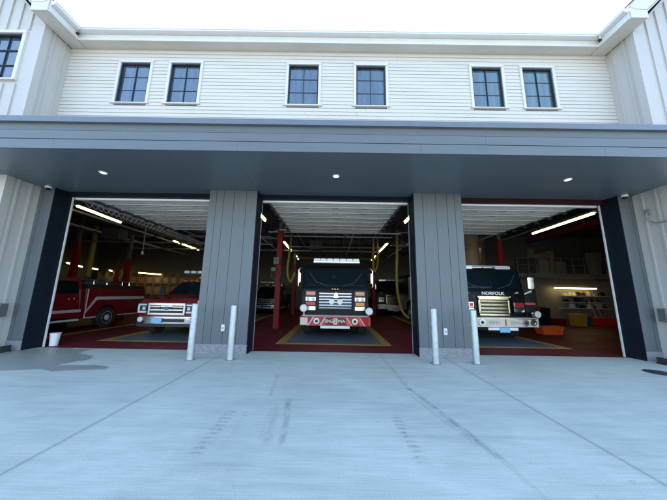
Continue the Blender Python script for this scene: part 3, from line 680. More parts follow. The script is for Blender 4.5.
def engine(name, loc, label, kind, rz=0):
    E = root(name, loc, label, 'fire engine')
    W = 1.21
    # cab profile, front towards -y
    prof = [(.50, .62), (.46, 1.62), (.50, 1.72), (.66, 2.44), (.80, 2.56), (3.35, 2.60), (3.35, .62), (1.85, .62), (1.75, .98), (1.45, 1.14), (1.15, 1.10), (.85, .95), (.75, .62)]
    cab = MB().prism(prof, -W, W).build('cab', 'black_paint', E, bevel=.035)
    # windshield panel with rounded trim, slightly proud of the raked face
    def wsf(z): return .50 + (z - 1.72) * (.16 / .72)
    ws = MB()
    for x0, x1 in ((-1.07, -.012), (.012, 1.07)):
        ws.add([(x0, wsf(1.80) - .012, 1.80), (x1, wsf(1.80) - .012, 1.80), (x1, wsf(2.40) - .012, 2.40), (x0 * .97, wsf(2.40) - .012, 2.40),
                (x0, wsf(1.80) + .01, 1.80), (x1, wsf(1.80) + .01, 1.80), (x1, wsf(2.40) + .01, 2.40), (x0 * .97, wsf(2.40) + .01, 2.40)],
               [(0, 1, 2, 3), (7, 6, 5, 4), (0, 4, 5, 1), (1, 5, 6, 2), (2, 6, 7, 3), (3, 7, 4, 0)])
    g_ = ws.build('windshield', 'wind_glass', E)
    for sx in (-1, 1):
        wp = MB().tube([(sx * .25, wsf(1.78) - .03, 1.78), (sx * .72, wsf(1.95) - .035, 1.93), (sx * .98, wsf(2.30) - .03, 2.28)], .011, 6)
        wp.build('wiper', 'dark_steel', g_)
    for sx in (-1, 1):
        e = MB().box(*sorted((sx * (W + .001), sx * (W + .008))), .95, 1.75, 1.72, 2.35); e.build('side_window', 'wind_glass', E)
        e = MB().box(*sorted((sx * (W + .001), sx * (W + .008))), 2.2, 3.0, 1.72, 2.35); e.build('side_window', 'wind_glass', E)
    # bumper
    if kind == 'centre':
        bp = MB().prism([(-1.22, .0), (-1.22, .45), (1.22, .45), (1.22, .0), (1.10, -.06), (-1.10, -.06)][::1], .43, .73, 'z').build('bumper', 'red_bumper', E, bevel=.012)
        yb = -.064
        st = MB()   # white chevrons
        for k, xx in enumerate((-.98, .34, -.47, .86)):
            sgn = 1 if xx < 0 else -1
        for xx, sgn in ((-.93, 1), (-.52, 1), (.54, -1), (.98, -1)):
            st.prism([(xx - .02, .445), (xx + .05, .445), (xx + .05 + sgn * .18, .715), (xx - .02 + sgn * .18, .715)], yb, yb - .006, 'y')
        st.build('chevron_stripe', 'silver_stripe', bp)
        for xx, sgn in ((-.82, 1), (-.44, 1), (.42, -1), (.86, -1)):
            MB().prism([(xx, .445), (xx + .13, .445), (xx + .13 + sgn * .18, .715), (xx + sgn * .18, .715)], yb - .001, yb - .007, 'y').build('chevron_stripe', 'red_bright', bp)
        MB().box(-.34, .36, yb - .012, yb - .001, .48, .69).build('name_panel', 'black_plastic', bp)
        MB().box(-.06, .08, yb - .024, yb - .014, .485, .685).build('emblem_plate', 'cream_paint', bp)
        text('lettering', 'ENG', .15, 'cream_paint', bp, (-.20, yb - .018, .585), xs=.9)
        text('lettering', 'MA', .15, 'cream_paint', bp, (.22, yb - .018, .585), xs=1.1)
        text('lettering', '2', .16, 'red_bright', bp, (.01, yb - .030, .59))
        for sx in (-1, 1):
            e = MB(); rring(e, sx * .65 + .02, .585, .055, .10, yb - .03, yb - .001); e.build('fog_light', 'chrome', bp)
            MB().lathe([(.052, yb - .022), (.052, yb - .004)], (sx * .65 + .02, 0, .585), 'y', 20).build('fog_lens', 'black_plastic', bp)
        MB().box(-1.18, -.93, yb - .012, yb - .001, .46, .70).build('corner_patch', 'cream_paint', bp, bevel=.004)
        MB().box(1.02, 1.16, yb + .03, yb + .035, .46, .70).build('corner_patch', 'silver_stripe', bp)
        MB().box(-.50, .50, -.02, .01, .345, .425).build('licence_plate', 'white_paint', bp, bevel=.006)
        grille_mat, gx0, gx1, gz0, gz1 = 'chrome', -.62, .62, .92, 1.60
    else:
        bp = MB().prism([(-1.22, .0), (-1.22, .45), (1.22, .45), (1.22, .0), (1.10, -.06), (-1.10, -.06)], .50, .80, 'z').build('bumper', 'cream_paint', E, bevel=.012)
        yb = -.064
        MB().box(-1.10, 1.10, yb - .008, yb - .001, .765, .79).box(-1.10, 1.10, yb - .008, yb - .001, .505, .53).build('bumper_trim', 'chrome', bp)
        text('lettering', 'NFD', .15, 'silver_stripe', bp, (-.30, yb - .006, .645), xs=1.2)
        text('lettering', 'ENG', .15, 'silver_stripe', bp, (.42, yb - .006, .645), xs=1.2)
        text('lettering', '1', .30, 'red_bright', bp, (.07, yb - .006, .645))
        for sx in (-1, 1):
            e = MB(); rring(e, sx * .72, .65, .055, .11, yb - .03, yb - .001); e.build('fog_light', 'chrome', bp)
            MB().lathe([(.052, yb - .022), (.052, yb - .004)], (sx * .72, 0, .65), 'y', 20).build('fog_lens', 'black_plastic', bp)
        MB().box(-.50, .50, -.02, .01, .395, .48).build('plate_holder', 'white_paint', bp, bevel=.005)
        MB().box(-.13, .21, -.04, -.022, .33, .485).build('licence_plate', 'blue_plate', bp, bevel=.005)
        e = MB(); rring(e, .98, .66, .07, .105, yb - .03, yb - .001); e.build('siren', 'chrome', bp)
        grille_mat, gx0, gx1, gz0, gz1 = 'gold', -.52, .58, .84, 1.46
    # grille
    fr = MB(); t = .03 if kind == 'centre' else .06
    fr.box(gx0, gx1, .38, .47, gz1 - t, gz1).box(gx0, gx1, .38, .47, gz0, gz0 + t).box(gx0, gx0 + t, .38, .47, gz0 + t, gz1 - t).box(gx1 - t, gx1, .38, .47, gz0 + t, gz1 - t)
    gr = fr.build('grille', 'black_paint' if kind == 'centre' else grille_mat, E, bevel=.012 if kind == 'centre' else .028)
    MB().box(gx0 + t, gx1 - t, .445, .455, gz0 + t, gz1 - t).build('grille_mesh', 'black_plastic', gr)
    sl = MB(); nb = 6 if kind == 'centre' else 4
    for k in range(nb):
        zc = gz0 + t + (gz1 - gz0 - 2 * t) * (k + .5) / nb; hh = (gz1 - gz0 - 2 * t) / nb * .31
        sl.prism([(.405, zc - hh), (.39, zc - hh * .5), (.388, zc + hh * .5), (.41, zc + hh), (.44, zc + hh), (.44, zc - hh)], gx0 + t + .005, gx1 - t - .005)
    sl.build('grille_bar', grille_mat, gr)
    if kind == 'centre':
        for xx in (-.13, .17):
            MB().lathe([(.10, .30), (.085, .32), (.04, .36), (.03, .38)], (xx, 0, 1.23), 'y', 24).build('air_horn', 'white_paint', gr)
        MB().prism([(0.02 - .09, 1.36), (.02 + .09, 1.36), (.02 + .06, 1.50), (.02, 1.56), (.02 - .06, 1.50)], .355, .375, 'y').build('emblem', 'chrome', gr)
        for k in range(3): MB().box(-.10 + .09 * k - .03, -.10 + .09 * k + .03, .42, .455, 1.665, 1.69).build('marker_light', 'lens_amber', E)
    else:
        text('lettering', 'NORFOLK', .15, 'white_paint', E, (.03, .43, 1.61), xs=1.16)
        MB().box(gx0 - .04, gx1 + .04, .36, .47, gz1 + .002, gz1 + .045).build('grille_cap', 'gold', gr, bevel=.012)
    # light clusters
    for sx in (-1, 1):
        xa, xb = sorted((sx * .70, sx * 1.08))
        c = MB().box(xa - .02, xb + .02, .40, .465, .93, 1.62).build('headlight', 'black_plastic' if kind == 'centre' else 'black_paint', E, bevel=.01)
        if kind == 'centre':
            rows = ((1.44, 1.58, 'lens_red'), (1.25, 1.38, 'lens_white'), (1.08, 1.21, 'lens_red' if sx < 0 else 'lens_amber'), (.93, 1.04, 'chrome'))
        else:
            rows = ((1.14, 1.29, 'chrome'), (.98, 1.10, 'lens_white'))
        for z0, z1, mt in rows:
            MB().box(xa + .01, xb - .01, .375, .40, z0 - (.0 if mt != 'chrome' else .01), z1 + (.0 if mt != 'chrome' else .01)).build('bezel', 'chrome' if (mt in ('lens_white', 'chrome')) else 'black_plastic', c, bevel=.006)
            if mt == 'lens_red' and kind == 'centre': MB().box(xa + .03, xb - .03, .362, .374, z0 + .005, z1 - .005).build('lamp_lens', mt, c, bevel=.004)
            elif mt == 'lens_white' and kind == 'centre':
                for xx in (.25, .75): MB().lathe([(.062, .36), (.055, .35), (.03, .345)], (xa + (xb - xa) * xx, 0, (z0 + z1) / 2), 'y', 18).build('lamp_lens', mt, c)
            elif kind != 'centre' and mt == 'chrome':
                for xx in (.27, .73): MB().box(xa + (xb - xa) * xx - .06, xa + (xb - xa) * xx + .06, .362, .374, z0 + .01, z1 - .01).build('lamp_lens', 'lens_red', c, bevel=.004)
            elif mt == 'lens_amber': MB().box(xa + .03, xb - .03, .362, .374, z0 + .005, z1 - .005).build('lamp_lens', mt, c, bevel=.004)
        # round speaker / spotlight
        if kind == 'centre':
            sp = MB(); zz = 1.0 if sx < 0 else .92; xx = sx * 1.14 + .04
            sp.lathe([(.11, .02), (.13, .05), (.135, .10), (.10, .20), (.04, .26)], (xx, 0, zz), 'y', 28); sp.tube([(xx, .15, zz), (xx, .25, .74)], .02, 8)
            sp.build('spotlight', 'white_paint', E)
    if kind != 'centre':
        sp = MB().lathe([(.13, .10), (.14, .12), (.14, .20), (.07, .30)], (1.30, 0, .92), 'y', 28).build('spotlight', 'chrome', E)
        MB().lathe([(.11, .095), (.10, .085), (.05, .08)], (1.30, 0, .92), 'y', 24).build('lamp_lens', 'lens_white', sp)
        MB().tube([(1.30, .2, .92), (1.15, .35, .75)], .03, 8).build('bracket', 'black_plastic', sp)
    # light bar
    lb = MB().box(-.86, .92, .80, 1.12, 2.615, 2.66).build('light_bar', 'grey_steel', E)
    if kind == 'centre': lb.location.z = .06
    if kind == 'centre':
        for k in range(7): MB().box(-.85 + k * .253, -.85 + k * .253 + .24, .77, 1.10, 2.662, 2.79).build('lens', 'lens_white', lb, bevel=.02)
        MB().box(-.85, .92, .755, .768, 2.64, 2.668).build('trim_strip', 'chrome', lb)
    else:
        for a, b, h in ((-1.0, -.45, .13), (-.42, -.02, .07), (.0, .38, .07), (.42, .98, .13)): MB().box(a, b, .76 if h > .1 else .85, 1.10, 2.50 if h > .1 else 2.57, 2.50 + .14 if h > .1 else 2.66).build('lens', 'lens_white', lb, bevel=.02)
    # mirrors
    for sx in (-1, 1):
        if kind != 'centre' and sx > 0: continue
        ar = MB().tube([(sx * 1.15, .75, 2.42), (sx * 1.30, .45, 2.44), (sx * 1.36, .42, 2.36), (sx * 1.36, .42, 1.78), (sx * 1.28, .48, 1.70), (sx * 1.15, .62, 1.74)], .018, 8)
        mo = ar.build('mirror', 'chrome', E)
        MB().box(sx * 1.33 - .042, sx * 1.33 + .042, .37, .45, 1.90, 2.26).build('mirror_head', 'chrome', mo, bevel=.02)
    # wheels
    for sx in (-1, 1):
        wheel(E, sx * 1.03, 1.30, .52, .32, sx); wheel(E, sx * 1.0, 6.3, .52, .50, sx)
    # body
    bd = MB().prism([(3.45, .60), (3.45, 2.75), (8.6, 2.75), (8.6, .60), (6.95, .60), (6.8, 1.05), (6.3, 1.2), (5.8, 1.05), (5.65, .60)], -1.24, 1.24).build('body', 'red_paint' if kind == 'centre' else 'black_paint', E, bevel=.02)
    for sx in (-1, 1):
        for k in range(3): MB().box(*sorted((sx * 1.241, sx * 1.255)), 3.6 + k * .95, 3.6 + k * .95 + .85, 1.25, 2.55).build('roller_shutter', 'silver_stripe', bd)
    MB().box(-1.0, 1.0, .6, 8.0, .38, .61).build('chassis', 'black_plastic', E)
    MB().box(-1.15, 1.15, .1, .55, .72, .76).build('running_board', 'silver_stripe', E)
    MB().tube([(-1.0, .75, .42), (1.0, .75, .42)], .07, 10).box(-.35, .35, .9, 1.6, .30, .60).build('front_axle', 'dark_steel', E)
    if kind != 'centre':
        # open driver's door
        hx, hy, an = 1.22, .98, math.radians(14)
        dxx, dyy = math.cos(an), -math.sin(an) * -1
        dw = .66
        def DP(u, z_, th=0): return (hx + u * math.cos(an) - th * math.sin(an), hy - u * math.sin(an) - th * math.cos(an), z_)
        def dbox(mm, u0, u1, z0, z1, t0=0, t1=.05):
            vs = [DP(u0, z0, t0), DP(u1, z0, t0), DP(u1, z0, t1), DP(u0, z0, t1), DP(u0, z1, t0), DP(u1, z1, t0), DP(u1, z1, t1), DP(u0, z1, t1)]
            mm.add(vs, [(0, 3, 2, 1), (4, 5, 6, 7), (0, 1, 5, 4), (1, 2, 6, 5), (2, 3, 7, 6), (3, 0, 4, 7)])
        dd = MB(); dbox(dd, 0, dw, .95, 1.62); dbox(dd, 0, .06, 1.62, 2.36); dbox(dd, dw - .06, dw, 1.62, 2.36); dbox(dd, .06, dw - .06, 2.30, 2.36)
        do = dd.build('cab_door', 'black_paint', E)
        do['label'] = 'open black cab door'
        pn = MB(); dbox(pn, .06, dw - .06, 1.22, 1.30, .051, .056); pn.build('stripe', 'red_bright', do)
        ar = MB().tube([DP(.02, 1.50, .10), DP(.45, 1.72, .20)], .03, 8); ar.build('mirror_arm', 'white_paint', do)
        ar = MB(); dbox(ar, .36, .56, 1.80, 2.22, .16, .24); ar.build('mirror_head', 'chrome', do, bevel=.02)
        # side stripe graphics
        for sx in (-1, 1):
            MB().prism([(sx * .62, 1.50), (sx * .72, 1.50), (sx * .98, 1.66), (sx * .90, 1.68)], .445, .452, 'y').build('stripe', 'silver_stripe', E)
    return E
eng = engine('fire_engine', (.06, 2.35, 0), 'black cab fire engine with red chevron bumper parked in the centre bay', 'centre')
eng2 = engine('fire_engine', (5.68, 2.2, 0), 'black fire engine lettered NORFOLK with gold toned grille in the right bay', 'right')
eng3 = copy_tree(eng2, (4.45, 12.2, 0), 'dark vehicle parked deep in the hall behind the right slate pillar')
for o_ in [x for x in bpy.data.objects if x.name.startswith('lettering')]:
    p_ = o_.parent
    while p_ is not None and p_.parent is not None: p_ = p_.parent
    if p_ == eng3: bpy.data.objects.remove(o_)

def pickup(name, loc, label, kind, rz=0, wb=3.9):
    P = root(name, loc, label, 'truck')
    W = .99
    hood = MB().add([(-W, .08, .62), (W, .08, .62), (W, .04, 1.10), (-W, .04, 1.10), (-.88, .16, 1.22), (.88, .16, 1.22), (.86, 1.30, 1.36), (-.86, 1.30, 1.36), (-W, 1.30, 1.12), (W, 1.30, 1.12), (-W, 1.30, .62), (W, 1.30, .62), (-W, .5, 1.13), (W, .5, 1.13)],
                    [(0, 1, 2, 3), (3, 2, 5, 4), (4, 5, 6, 7), (3, 4, 7, 8, 12), (2, 13, 9, 6, 5), (0, 3, 12, 8, 10), (1, 11, 9, 13, 2), (6, 9, 11, 10, 8, 7), (0, 10, 11, 1)])
    hood.build('hood', 'red_paint', P, bevel=.03)
    MB().box(-.99, .99, .35, 1.35, .42, .63).build('chassis', 'black_plastic', P)
    cl = 1.95 if kind == 'front' else 1.95
    prof = [(1.31, .50), (1.31, 1.32), (1.40, 1.36), (2.05, 1.90), (2.20, 1.95), (1.35 + cl - .10, 1.95), (1.35 + cl, 1.88), (1.35 + cl, .50)]
    top = .80
    n = len(prof)
    def inset(z): return W if z < 1.35 else W - (z - 1.35) * .28
    vs = [(-inset(z), y, z) for y, z in prof] + [(inset(z), y, z) for y, z in prof]
    MB().add(vs, [tuple(range(n)), tuple(range(2 * n - 1, n - 1, -1))] + [(i, i + n, (i + 1) % n + n, (i + 1) % n) for i in range(n)]).build('cab', 'red_paint', P, bevel=.025)
    MB().add([(-.90, 1.42, 1.395), (.90, 1.42, 1.395), (.76, 1.99, 1.865), (-.76, 1.99, 1.865), (-.90, 1.45, 1.38), (.90, 1.45, 1.38), (.76, 2.02, 1.85), (-.76, 2.02, 1.85)],
             [(0, 1, 2, 3), (7, 6, 5, 4), (0, 4, 5, 1), (1, 5, 6, 2), (2, 6, 7, 3), (3, 7, 4, 0)]).build('windshield', 'wind_glass', P)
    for sx in (-1, 1):
        for a, b in ((1.72, 2.30), (2.42, 3.10)):
            def I(z): return sx * (inset(z) + .008)
            a2 = a + .38 if a < 2 else a
            sw = MB().add([(I(1.38), a, 1.38), (I(1.38), b, 1.38), (I(1.82), b, 1.82), (I(1.82), a2, 1.82), (I(1.38) - sx * .02, a, 1.38), (I(1.38) - sx * .02, b, 1.38), (I(1.82) - sx * .02, b, 1.82), (I(1.82) - sx * .02, a2, 1.82)],
                          [(0, 1, 2, 3), (7, 6, 5, 4), (0, 4, 5, 1), (1, 5, 6, 2), (2, 6, 7, 3), (3, 7, 4, 0)])
            sw.build('side_window', 'wind_glass', P)
        dh = MB().box(*sorted((sx * (W + .001), sx * (W + .03))), 2.12, 2.30, 1.16, 1.20).box(*sorted((sx * (W + .001), sx * (W + .03))), 2.95, 3.1, 1.16, 1.20); dh.build('door_handle', 'chrome', P)
        mr = MB().tube([(sx * .97, 1.62, 1.42), (sx * 1.18, 1.56, 1.46)], .02, 6).build('mirror', 'black_plastic', P)
        MB().box(*sorted((sx * 1.14, sx * 1.34)), 1.52, 1.60, 1.34, 1.68).build('mirror_head', 'black_plastic', mr, bevel=.02)
        # fender lip
        lip = MB(); lip.tube([(sx * .99, .92 + .50 * math.cos(t), .42 + .50 * math.sin(t)) for t in [i * PI / 12 for i in range(13)]], .035, 8); lip.build('fender', 'red_paint', P)
        MB().box(*sorted((sx * .90, sx * 1.06)), 1.45, 3.2, .38, .44).build('running_board', 'white_alu', P)
        wheel(P, sx * .86, .92, .40, .26, sx); wheel(P, sx * (.86 if kind == 'front' else .93), .92 + wb, .40, .26, sx)
    # front end
    bm = MB().prism([(-1.0, .10), (-.92, -.02), (-.5, -.06), (.5, -.06), (.92, -.02), (1.0, .10), (1.0, .30), (-1.0, .30)], .44, .66, 'z').build('bumper', 'chrome', P, bevel=.015)
    MB().box(-.35, .65, -.075, -.062, .50, .60).build('bumper_insert', 'black_plastic', bm)
    MB().box(-.40, -.06, -.095, -.077, .47, .63).build('licence_plate', 'blue_plate', bm, bevel=.005)
    for sx in (-1, 1): MB().lathe([(.085, -.05), (.08, -.07), (.04, -.075)], (sx * .80, 0, .57), 'y', 20).build('fog_light', 'lens_white', bm)
    MB().box(-.95, .95, .02, .3, .34, .44).build('air_dam', 'black_plastic', P)
    gr = MB().box(-.62, .62, -.01, .035, 1.03, 1.10).box(-.62, .62, -.01, .035, .72, .78).box(-.62, -.56, -.01, .035, .78, 1.03).box(.56, .62, -.01, .035, .78, 1.03).box(-.56, -.2, -.025, .03, .97, 1.00).box(.2, .56, -.025, .03, .97, 1.00).box(-.56, -.2, -.025, .03, .86, .90).box(.2, .56, -.025, .03, .86, .90).box(-.2, .2, -.02, .03, .86, .90).box(-.2, .2, -.02, .03, .98, 1.02).build('grille', 'chrome', P, bevel=.01)
    MB().box(-.56, .56, .02, .034, .78, 1.03).build('grille_mesh', 'black_plastic', gr)
    gm = MB()
    for k in range(21): gm.box(-.55 + k * .054, -.54 + k * .054, .005, .019, .785, 1.025)
    gm.build('grille_bar', 'dark_steel', gr)
    oval = MB().lathe([(.055, -.045), (.05, -.03), (.05, .0)], (0, 0, 0), 'y', 24).build('emblem', 'box_blue', gr); oval.scale = (2.0, 1, 1); oval.location = (0, 0, .94)
    for sx in (-1, 1):
        hl = MB().box(*sorted((sx * .64, sx * .97)), .0, .10, .76, 1.09).build('headlight', 'black_plastic', P, bevel=.02)
        lz = MB().box(*sorted((sx * .66, sx * .94)), -.02, .0, 1.02, 1.07).box(*sorted((sx * .66, sx * .94)), -.02, .0, .78, .84).box(*sorted((sx * .89, sx * .95)), -.02, .0, .84, 1.02).box(*sorted((sx * .70, sx * .80)), -.02, .0, .88, .98)
        lz.build('lamp_lens', 'lens_white', hl, bevel=.008)
    # light bar
    lz_ = 2.27 if kind == 'front' else 2.02
    lb = MB().box(-.84, .84, 2.2, 2.45, lz_ - .05, lz_).box(-.7, -.66, 2.28, 2.34, 1.94, lz_ - .051).box(.66, .7, 2.28, 2.34, 1.94, lz_ - .051).build('light_bar', 'black_plastic', P)
    for k in range(6):
        MB().box(-.84 + k * .285, -.84 + k * .285 + .21, 2.17, 2.43, lz_ + .002, lz_ + .11).build('lens', 'lens_white' if kind == 'front' else 'lens_red', lb, bevel=.015)
    ye = 1.35 + cl
    if kind == 'front':
        bd = MB().box(-.99, .99, ye + .05, ye + 2.6, .62, 1.40).build('bed', 'red_paint', P, bevel=.03)
        MB().box(-.9, .9, ye + .1, ye + .16, 1.42, 2.05).build('headache_rack', 'black_plastic', P)
        wl = MB()
        for k in range(3): wl.box(-.75 + k * .55, -.45 + k * .55, ye + .0, ye + .09, 2.10, 2.19)
        wk = wl.build('work_light', 'lens_white', P)
        MB().box(-.85, .85, ye + .1, ye + .15, 2.06, 2.19).build('light_bracket', 'black_plastic', wk)
        MB().box(.0, .12, 2.0, 2.16, 1.965, 2.0).build('roof_marker', 'lens_red', P)
    else:
        by0 = ye + .06; by1 = by0 + 3.0; r = .50; yw = .92 + wb
        pr = [(by0, .46), (by0, 1.55), (by1, 1.55), (by1, .46)] + [(yw + r, .46)] + [(yw + r * math.cos(t), .42 + r * math.sin(t)) for t in [i * PI / 10 for i in range(1, 10)]] + [(yw - r, .46)]
        bd = MB().prism(pr, -1.05, 1.05).build('utility_body', 'red_paint', P, bevel=.012)
        MB().box(-1.0, 1.0, by0 + .05, by1 - .05, 1.552, 1.72).build('hose_tray', 'black_plastic', bd)
        for sx in (-1, 1):
            MB().box(*sorted((sx * 1.051, sx * 1.07)), by0, yw - r, .44, .475).box(*sorted((sx * 1.051, sx * 1.06)), by0 + .02, by0 + .05, .475, 1.54).build('body_trim', 'white_alu', bd)
            MB().box(*sorted((sx * 1.051, sx * 1.07)), yw + r, by1, .44, .475).build('body_trim', 'white_alu', bd)
        for sx in (-1, 1):
            st = MB()
            x0, x1 = sorted((sx * 1.051, sx * 1.058))
            st.prism([(by0 + .06, .62), (by0 + .06, .74), (yw - .62, 1.24), (by1 - .05, 1.24), (by1 - .05, 1.12), (yw - .56, 1.12)], x0, x1)
            x0, x1 = sorted((sx * .992, sx * .998))
            st.prism([(1.35, .68), (1.35, .78), (ye - .02, .78), (ye - .02, .68)], x0, x1)
            st.build('reflective_stripe', 'silver_stripe', bd)
        dr = MB()
        for sx in (-1, 1):
            x0, x1 = sorted((sx * 1.051, sx * 1.056))
            for a in (by0 + .55, yw - .02, yw + .98): dr.box(x0, x1, a - .006, a + .006, .95 if abs(a - yw) < .5 else .5, 1.53)
        dr.build('door_seam', 'black_plastic', bd)
        for k, (yy, xx) in enumerate(((by0 + .2, .7), (by0 + .9, .6), (by0 + 1.5, .75), (by0 + 2.2, .5))):
            cr = MB().tube([(xx - .3, yy, 1.72), (xx - .3, yy, 1.86 + .05 * (k % 2)), (xx + .25, yy + .1, 1.86 + .05 * (k % 2)), (xx + .25, yy + .1, 1.72)], .022, 6)
            cr.build('equipment_rail', 'chrome', bd)
        MB().box(.2, .6, by0 + .3, by0 + .9, 1.73, 1.93).build('pump', 'dark_steel', bd, bevel=.02)
        MB().box(-.4, .2, by0 + 1.4, by0 + 2.0, 1.73, 1.9).build('hose_box', 'dark_steel', bd, bevel=.02)
    return P
pickup('pickup_truck', (-5.58, 2.08, 0), 'red pickup with chrome grille and white roof lamps facing out of the left bay', 'front')
pickup('utility_truck', (-10.46, -.15, 0), 'red crew cab utility truck with silver stripe seen from its side at far left', 'side', wb=3.45)
# dark vehicle behind, left
sv = pickup('pickup_truck', (-5.0, 11.6, 0), 'dark vehicle with one headlight showing deep behind the left slate pillar', 'front')

for o_ in list(bpy.data.objects):
    if o_.parent == sv and o_.type == 'MESH' and o_.data.materials[0] == MT['red_paint']:
        o_.data.materials[0] = MT['black_paint']
# ------------------------------------------------------------------ interior furniture
# gear lockers along the back left partition
lk0 = None
for i in range(15):
    x = -18.9 + i * .66
    if lk0 is None:
        lk0 = root('gear_locker', (x, 14.0, 0), 'tan open gear locker in the row at the back of the left bay', 'locker', 'tan gear lockers along the rear partition')
        f = MB().box(-.32, -.29, 0, .5, 0, 3.0).box(.29, .32, 0, .5, 0, 3.0).box(-.29, .29, .47, .5, 0, 3.0).box(-.29, .29, 0, .47, 2.97, 3.0)
        f.build('frame', 'tan', lk0)
        MB().box(-.289, .289, .01, .46, 2.1, 2.13).box(-.289, .289, .01, .46, 1.2, 1.23).box(-.289, .289, .01, .46, .25, .28).build('shelf', 'tan', lk0)
        MB().box(-.25, .22, .02, .4, 2.135, 2.6).box(-.2, .25, .02, .4, 1.235, 1.85).box(-.22, .2, .02, .4, .285, .9).build('gear_bin', 'brick', lk0, bevel=.03)
    else: copy_tree(lk0, (x, 14.0, 0))
# right side stuff on the partition wall
sh = root('wall_shelf', (14.9, 8.95, 1.0), 'three tier wall shelf loaded with small tools under the tube light', 'shelf')
MB().box(-1.1, 1.5, -.30, 0, .60, .63).box(-1.3, 1.4, -.30, 0, .22, .25).box(-1.4, 1.5, -.30, 0, -.12, -.09).build('shelf_board', 'white_paint', sh)
e = MB()
for x in (-1.25, -.2, .75, 1.4): e.box(x, x + .03, -.02, 0, -.3, .9)
e.build('upright', 'grey_steel', sh)
k = 0
for zz, l_ in ((1.64, 'top'), (1.26, 'middle'), (.92, 'lowest')):
    x = 13.75
    while x < 16.1:
        w = random.uniform(.10, .28); h = random.uniform(.08, .24); mt = random.choice(['white_paint', 'box_blue', 'black_plastic', 'red_steel', 'grey_steel', 'cream_paint', 'rust'])
        mb = MB().box(x, x + w, 8.72, 8.9, zz, zz + h)
        if random.random() < .5: mb.lathe([(.03, zz + h + .001), (.035, zz + h + .05), (.02, zz + h + .07)], (x + w / 2, 8.8, 0), 'z', 10)
        else: mb.box(x + w * .2, x + w * .8, 8.75, 8.87, zz + h + .001, zz + h + .04)
        cname = {'white_paint': 'white', 'box_blue': 'blue', 'black_plastic': 'black', 'red_steel': 'red', 'grey_steel': 'grey', 'cream_paint': 'cream', 'rust': 'dark brown'}[mt]
        thing_mesh(mb, 'tool_case', mt, 'small %s case on the %s tier of the wall shelf' % (cname, l_), 'tool case', 'small cases on the wall shelf', .008)
        x += w + random.uniform(.06, .3)
def tub(x, y, w, d, h, mat, label, cat='tub', name='storage_tub'):
    r_ = root(name, (x, y, 0), label, cat)
    MB().add([(-w / 2 + .04, -d / 2 + .04, .003), (w / 2 - .04, -d / 2 + .04, .003), (w / 2 - .04, d / 2 - .04, .003), (-w / 2 + .04, d / 2 - .04, .003), (-w / 2, -d / 2, h), (w / 2, -d / 2, h), (w / 2, d / 2, h), (-w / 2, d / 2, h)],
             [(0, 3, 2, 1), (4, 5, 6, 7), (0, 1, 5, 4), (1, 2, 6, 5), (2, 3, 7, 6), (3, 0, 4, 7)]).build('body', mat, r_, bevel=.015)
    MB().box(-w / 2 - .02, w / 2 + .02, -d / 2 - .02, d / 2 + .02, h + .001, h + .035).build('rim', mat, r_, bevel=.01)
tub(8.98, 4.35, .85, .5, .30, 'orange_bright', 'bright orange tub on the floor beside the open cab door')
tub(15.2, 8.2, 1.1, .6, .38, 'red_bright', 'red tub on the floor under the right end of the wall shelf')
tub(12.6, 8.3, .9, .6, .30, 'red_steel', 'dark red tub against the wall left of the yellow bin')
tub(13.3, 7.6, .6, .5, .62, 'box_yellow', 'tall yellow bin below the wall shelf')
tub(14.2, 8.3, .7, .5, .42, 'box_blue', 'blue grey tub between the yellow bin and the red tub')
tub(11.6, 8.0, .7, .6, .9, 'black_plastic', 'black cart standing behind the orange tub')
r_ = root('step_ladder', (15.3, 8.5, 0), 'tan leaning board ladder in front of the wall shelf', 'ladder')
e = MB()
for x in (-.18, .15): e.tube([(x, -.25, 0.02), (x, .25, 1.5)], .025, 6)
e.build('rail', 'tan', r_); e = MB()
for k in range(5): t = .15 + k * .18; e.box(-.17, .15, -.25 + t * .5 - .03, -.25 + t * .5 + .03, 1.5 * t, 1.5 * t + .02)
e.build('rung', 'tan', r_)
# mezzanine goods
for i, (x, w, h, mt, l) in enumerate(((11.4, .6, .9, 'dark_steel', 'dark crate at the left end of the mezzanine'), (12.5, .45, 1.2, 'inwall', 'tall pale carton on the mezzanine'), (13.4, .7, .7, 'grey_steel', 'grey bin on the mezzanine above the tube light'), (14.5, .5, 1.0, 'dark_steel', 'dark locker on the mezzanine above the wall shelf'), (15.6, .45, 1.3, 'inwall', 'tall pale carton at the right end of the mezzanine'), (13.0, .25, 1.35, 'brick', 'narrow tan roll standing on the mezzanine'))):
    mb = MB().box(x - w / 2, x + w / 2, 8.35, 8.8, 2.882, 2.882 + h).box(x - w / 2 - .02, x + w / 2 + .02, 8.33, 8.82, 2.883 + h, 2.91 + h)
    thing_mesh(mb, 'storage_box', mt, l, 'box', None, .01)
# wall boxes on partition
for x, z, w, h, l in ((12.0, 3.9, .4, .6, 'small grey panel high on the partition, leftmost of two'), (16.2, 3.6, .35, .7, 'small grey panel high on the partition, rightmost of two')):
    mb = MB().box(x, x + w, 8.90, 8.995, z, z + h).box(x + .03, x + w - .03, 8.885, 8.899, z + .03, z + h - .03)
    thing_mesh(mb, 'wall_cabinet', 'inwall', l, 'panel', None, .004)
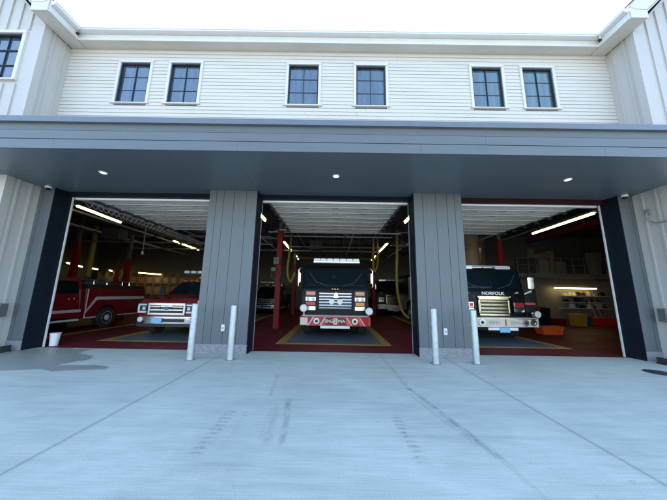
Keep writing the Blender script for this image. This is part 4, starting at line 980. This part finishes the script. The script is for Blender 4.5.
# work clutter right of the engine: bench
r_ = root('workbench', (10.2, 7.4, 0), 'brown workbench with vice behind the open cab door', 'workbench')
MB().box(-.7, .7, -.3, .3, .86, .92).build('top', 'tan', r_, bevel=.006)
for a in (-.65, .58):
    for b in (-.27, .2): MB().box(a, a + .07, b, b + .07, 0, .859).build('leg', 'dark_steel', r_)
MB().box(-.4, -.2, -.2, .0, .921, 1.1).tube([(-.3, -.3, 1.0), (-.3, .1, 1.0)], .03, 8).build('vice', 'rust', r_)

# ------------------------------------------------------------------ camera
yaw, pitch, roll = -3.29117892e-03, 1.72437418e-01, 1.65878986e-02
fw = Vector((math.sin(yaw) * math.cos(pitch), math.cos(yaw) * math.cos(pitch), math.sin(pitch)))
rt = Vector((math.cos(yaw), -math.sin(yaw), 0)); up = rt.cross(fw)
r2 = math.cos(roll) * rt + math.sin(roll) * up; u2 = -math.sin(roll) * rt + math.cos(roll) * up
cam = bpy.data.cameras.new('camera'); co = bpy.data.objects.new('camera', cam); COL.objects.link(co)
mw = Matrix((r2, u2, -fw)).transposed().to_4x4(); mw.translation = Vector((-4.18540575e-03, -6.56988562, 1.5)); co.matrix_world = mw
cam.sensor_width = 36; cam.lens = 252.505 / 667 * 36; cam.clip_end = 2000; cam.clip_start = .05
S.camera = co

# ------------------------------------------------------------------ light
EL, AZ = math.radians(52), math.radians(-16)   # sun behind the building
w = bpy.data.worlds.new('World'); S.world = w; w.use_nodes = True
nt = w.node_tree; bg = nt.nodes['Background']; sk = nt.nodes.new('ShaderNodeTexSky')
sk.sky_type = 'NISHITA'; sk.sun_disc = False; sk.sun_elevation = EL; sk.sun_rotation = AZ; sk.air_density = 1.0; sk.dust_density = .45; sk.ozone_density = 0.3
nt.links.new(sk.outputs[0], bg.inputs[0]); bg.inputs[1].default_value = .15
sl = bpy.data.lights.new('sun', 'SUN'); sl.energy = 4; sl.angle = math.radians(.5); sl.color = (1, .95, .88)
so = bpy.data.objects.new('sun', sl); COL.objects.link(so)
dirv = Vector((math.sin(AZ) * math.cos(EL), math.cos(AZ) * math.cos(EL), math.sin(EL)))
so.rotation_euler = dirv.to_track_quat('Z', 'Y').to_euler()
S.view_settings.view_transform = 'Standard'; S.view_settings.look = 'None'; S.view_settings.gamma = 1; S.view_settings.use_curve_mapping = False
S.view_settings.exposure = 2.32
S.cycles.use_denoising = True
S.cycles.max_bounces = 8
S.cycles.sample_clamp_indirect = 6
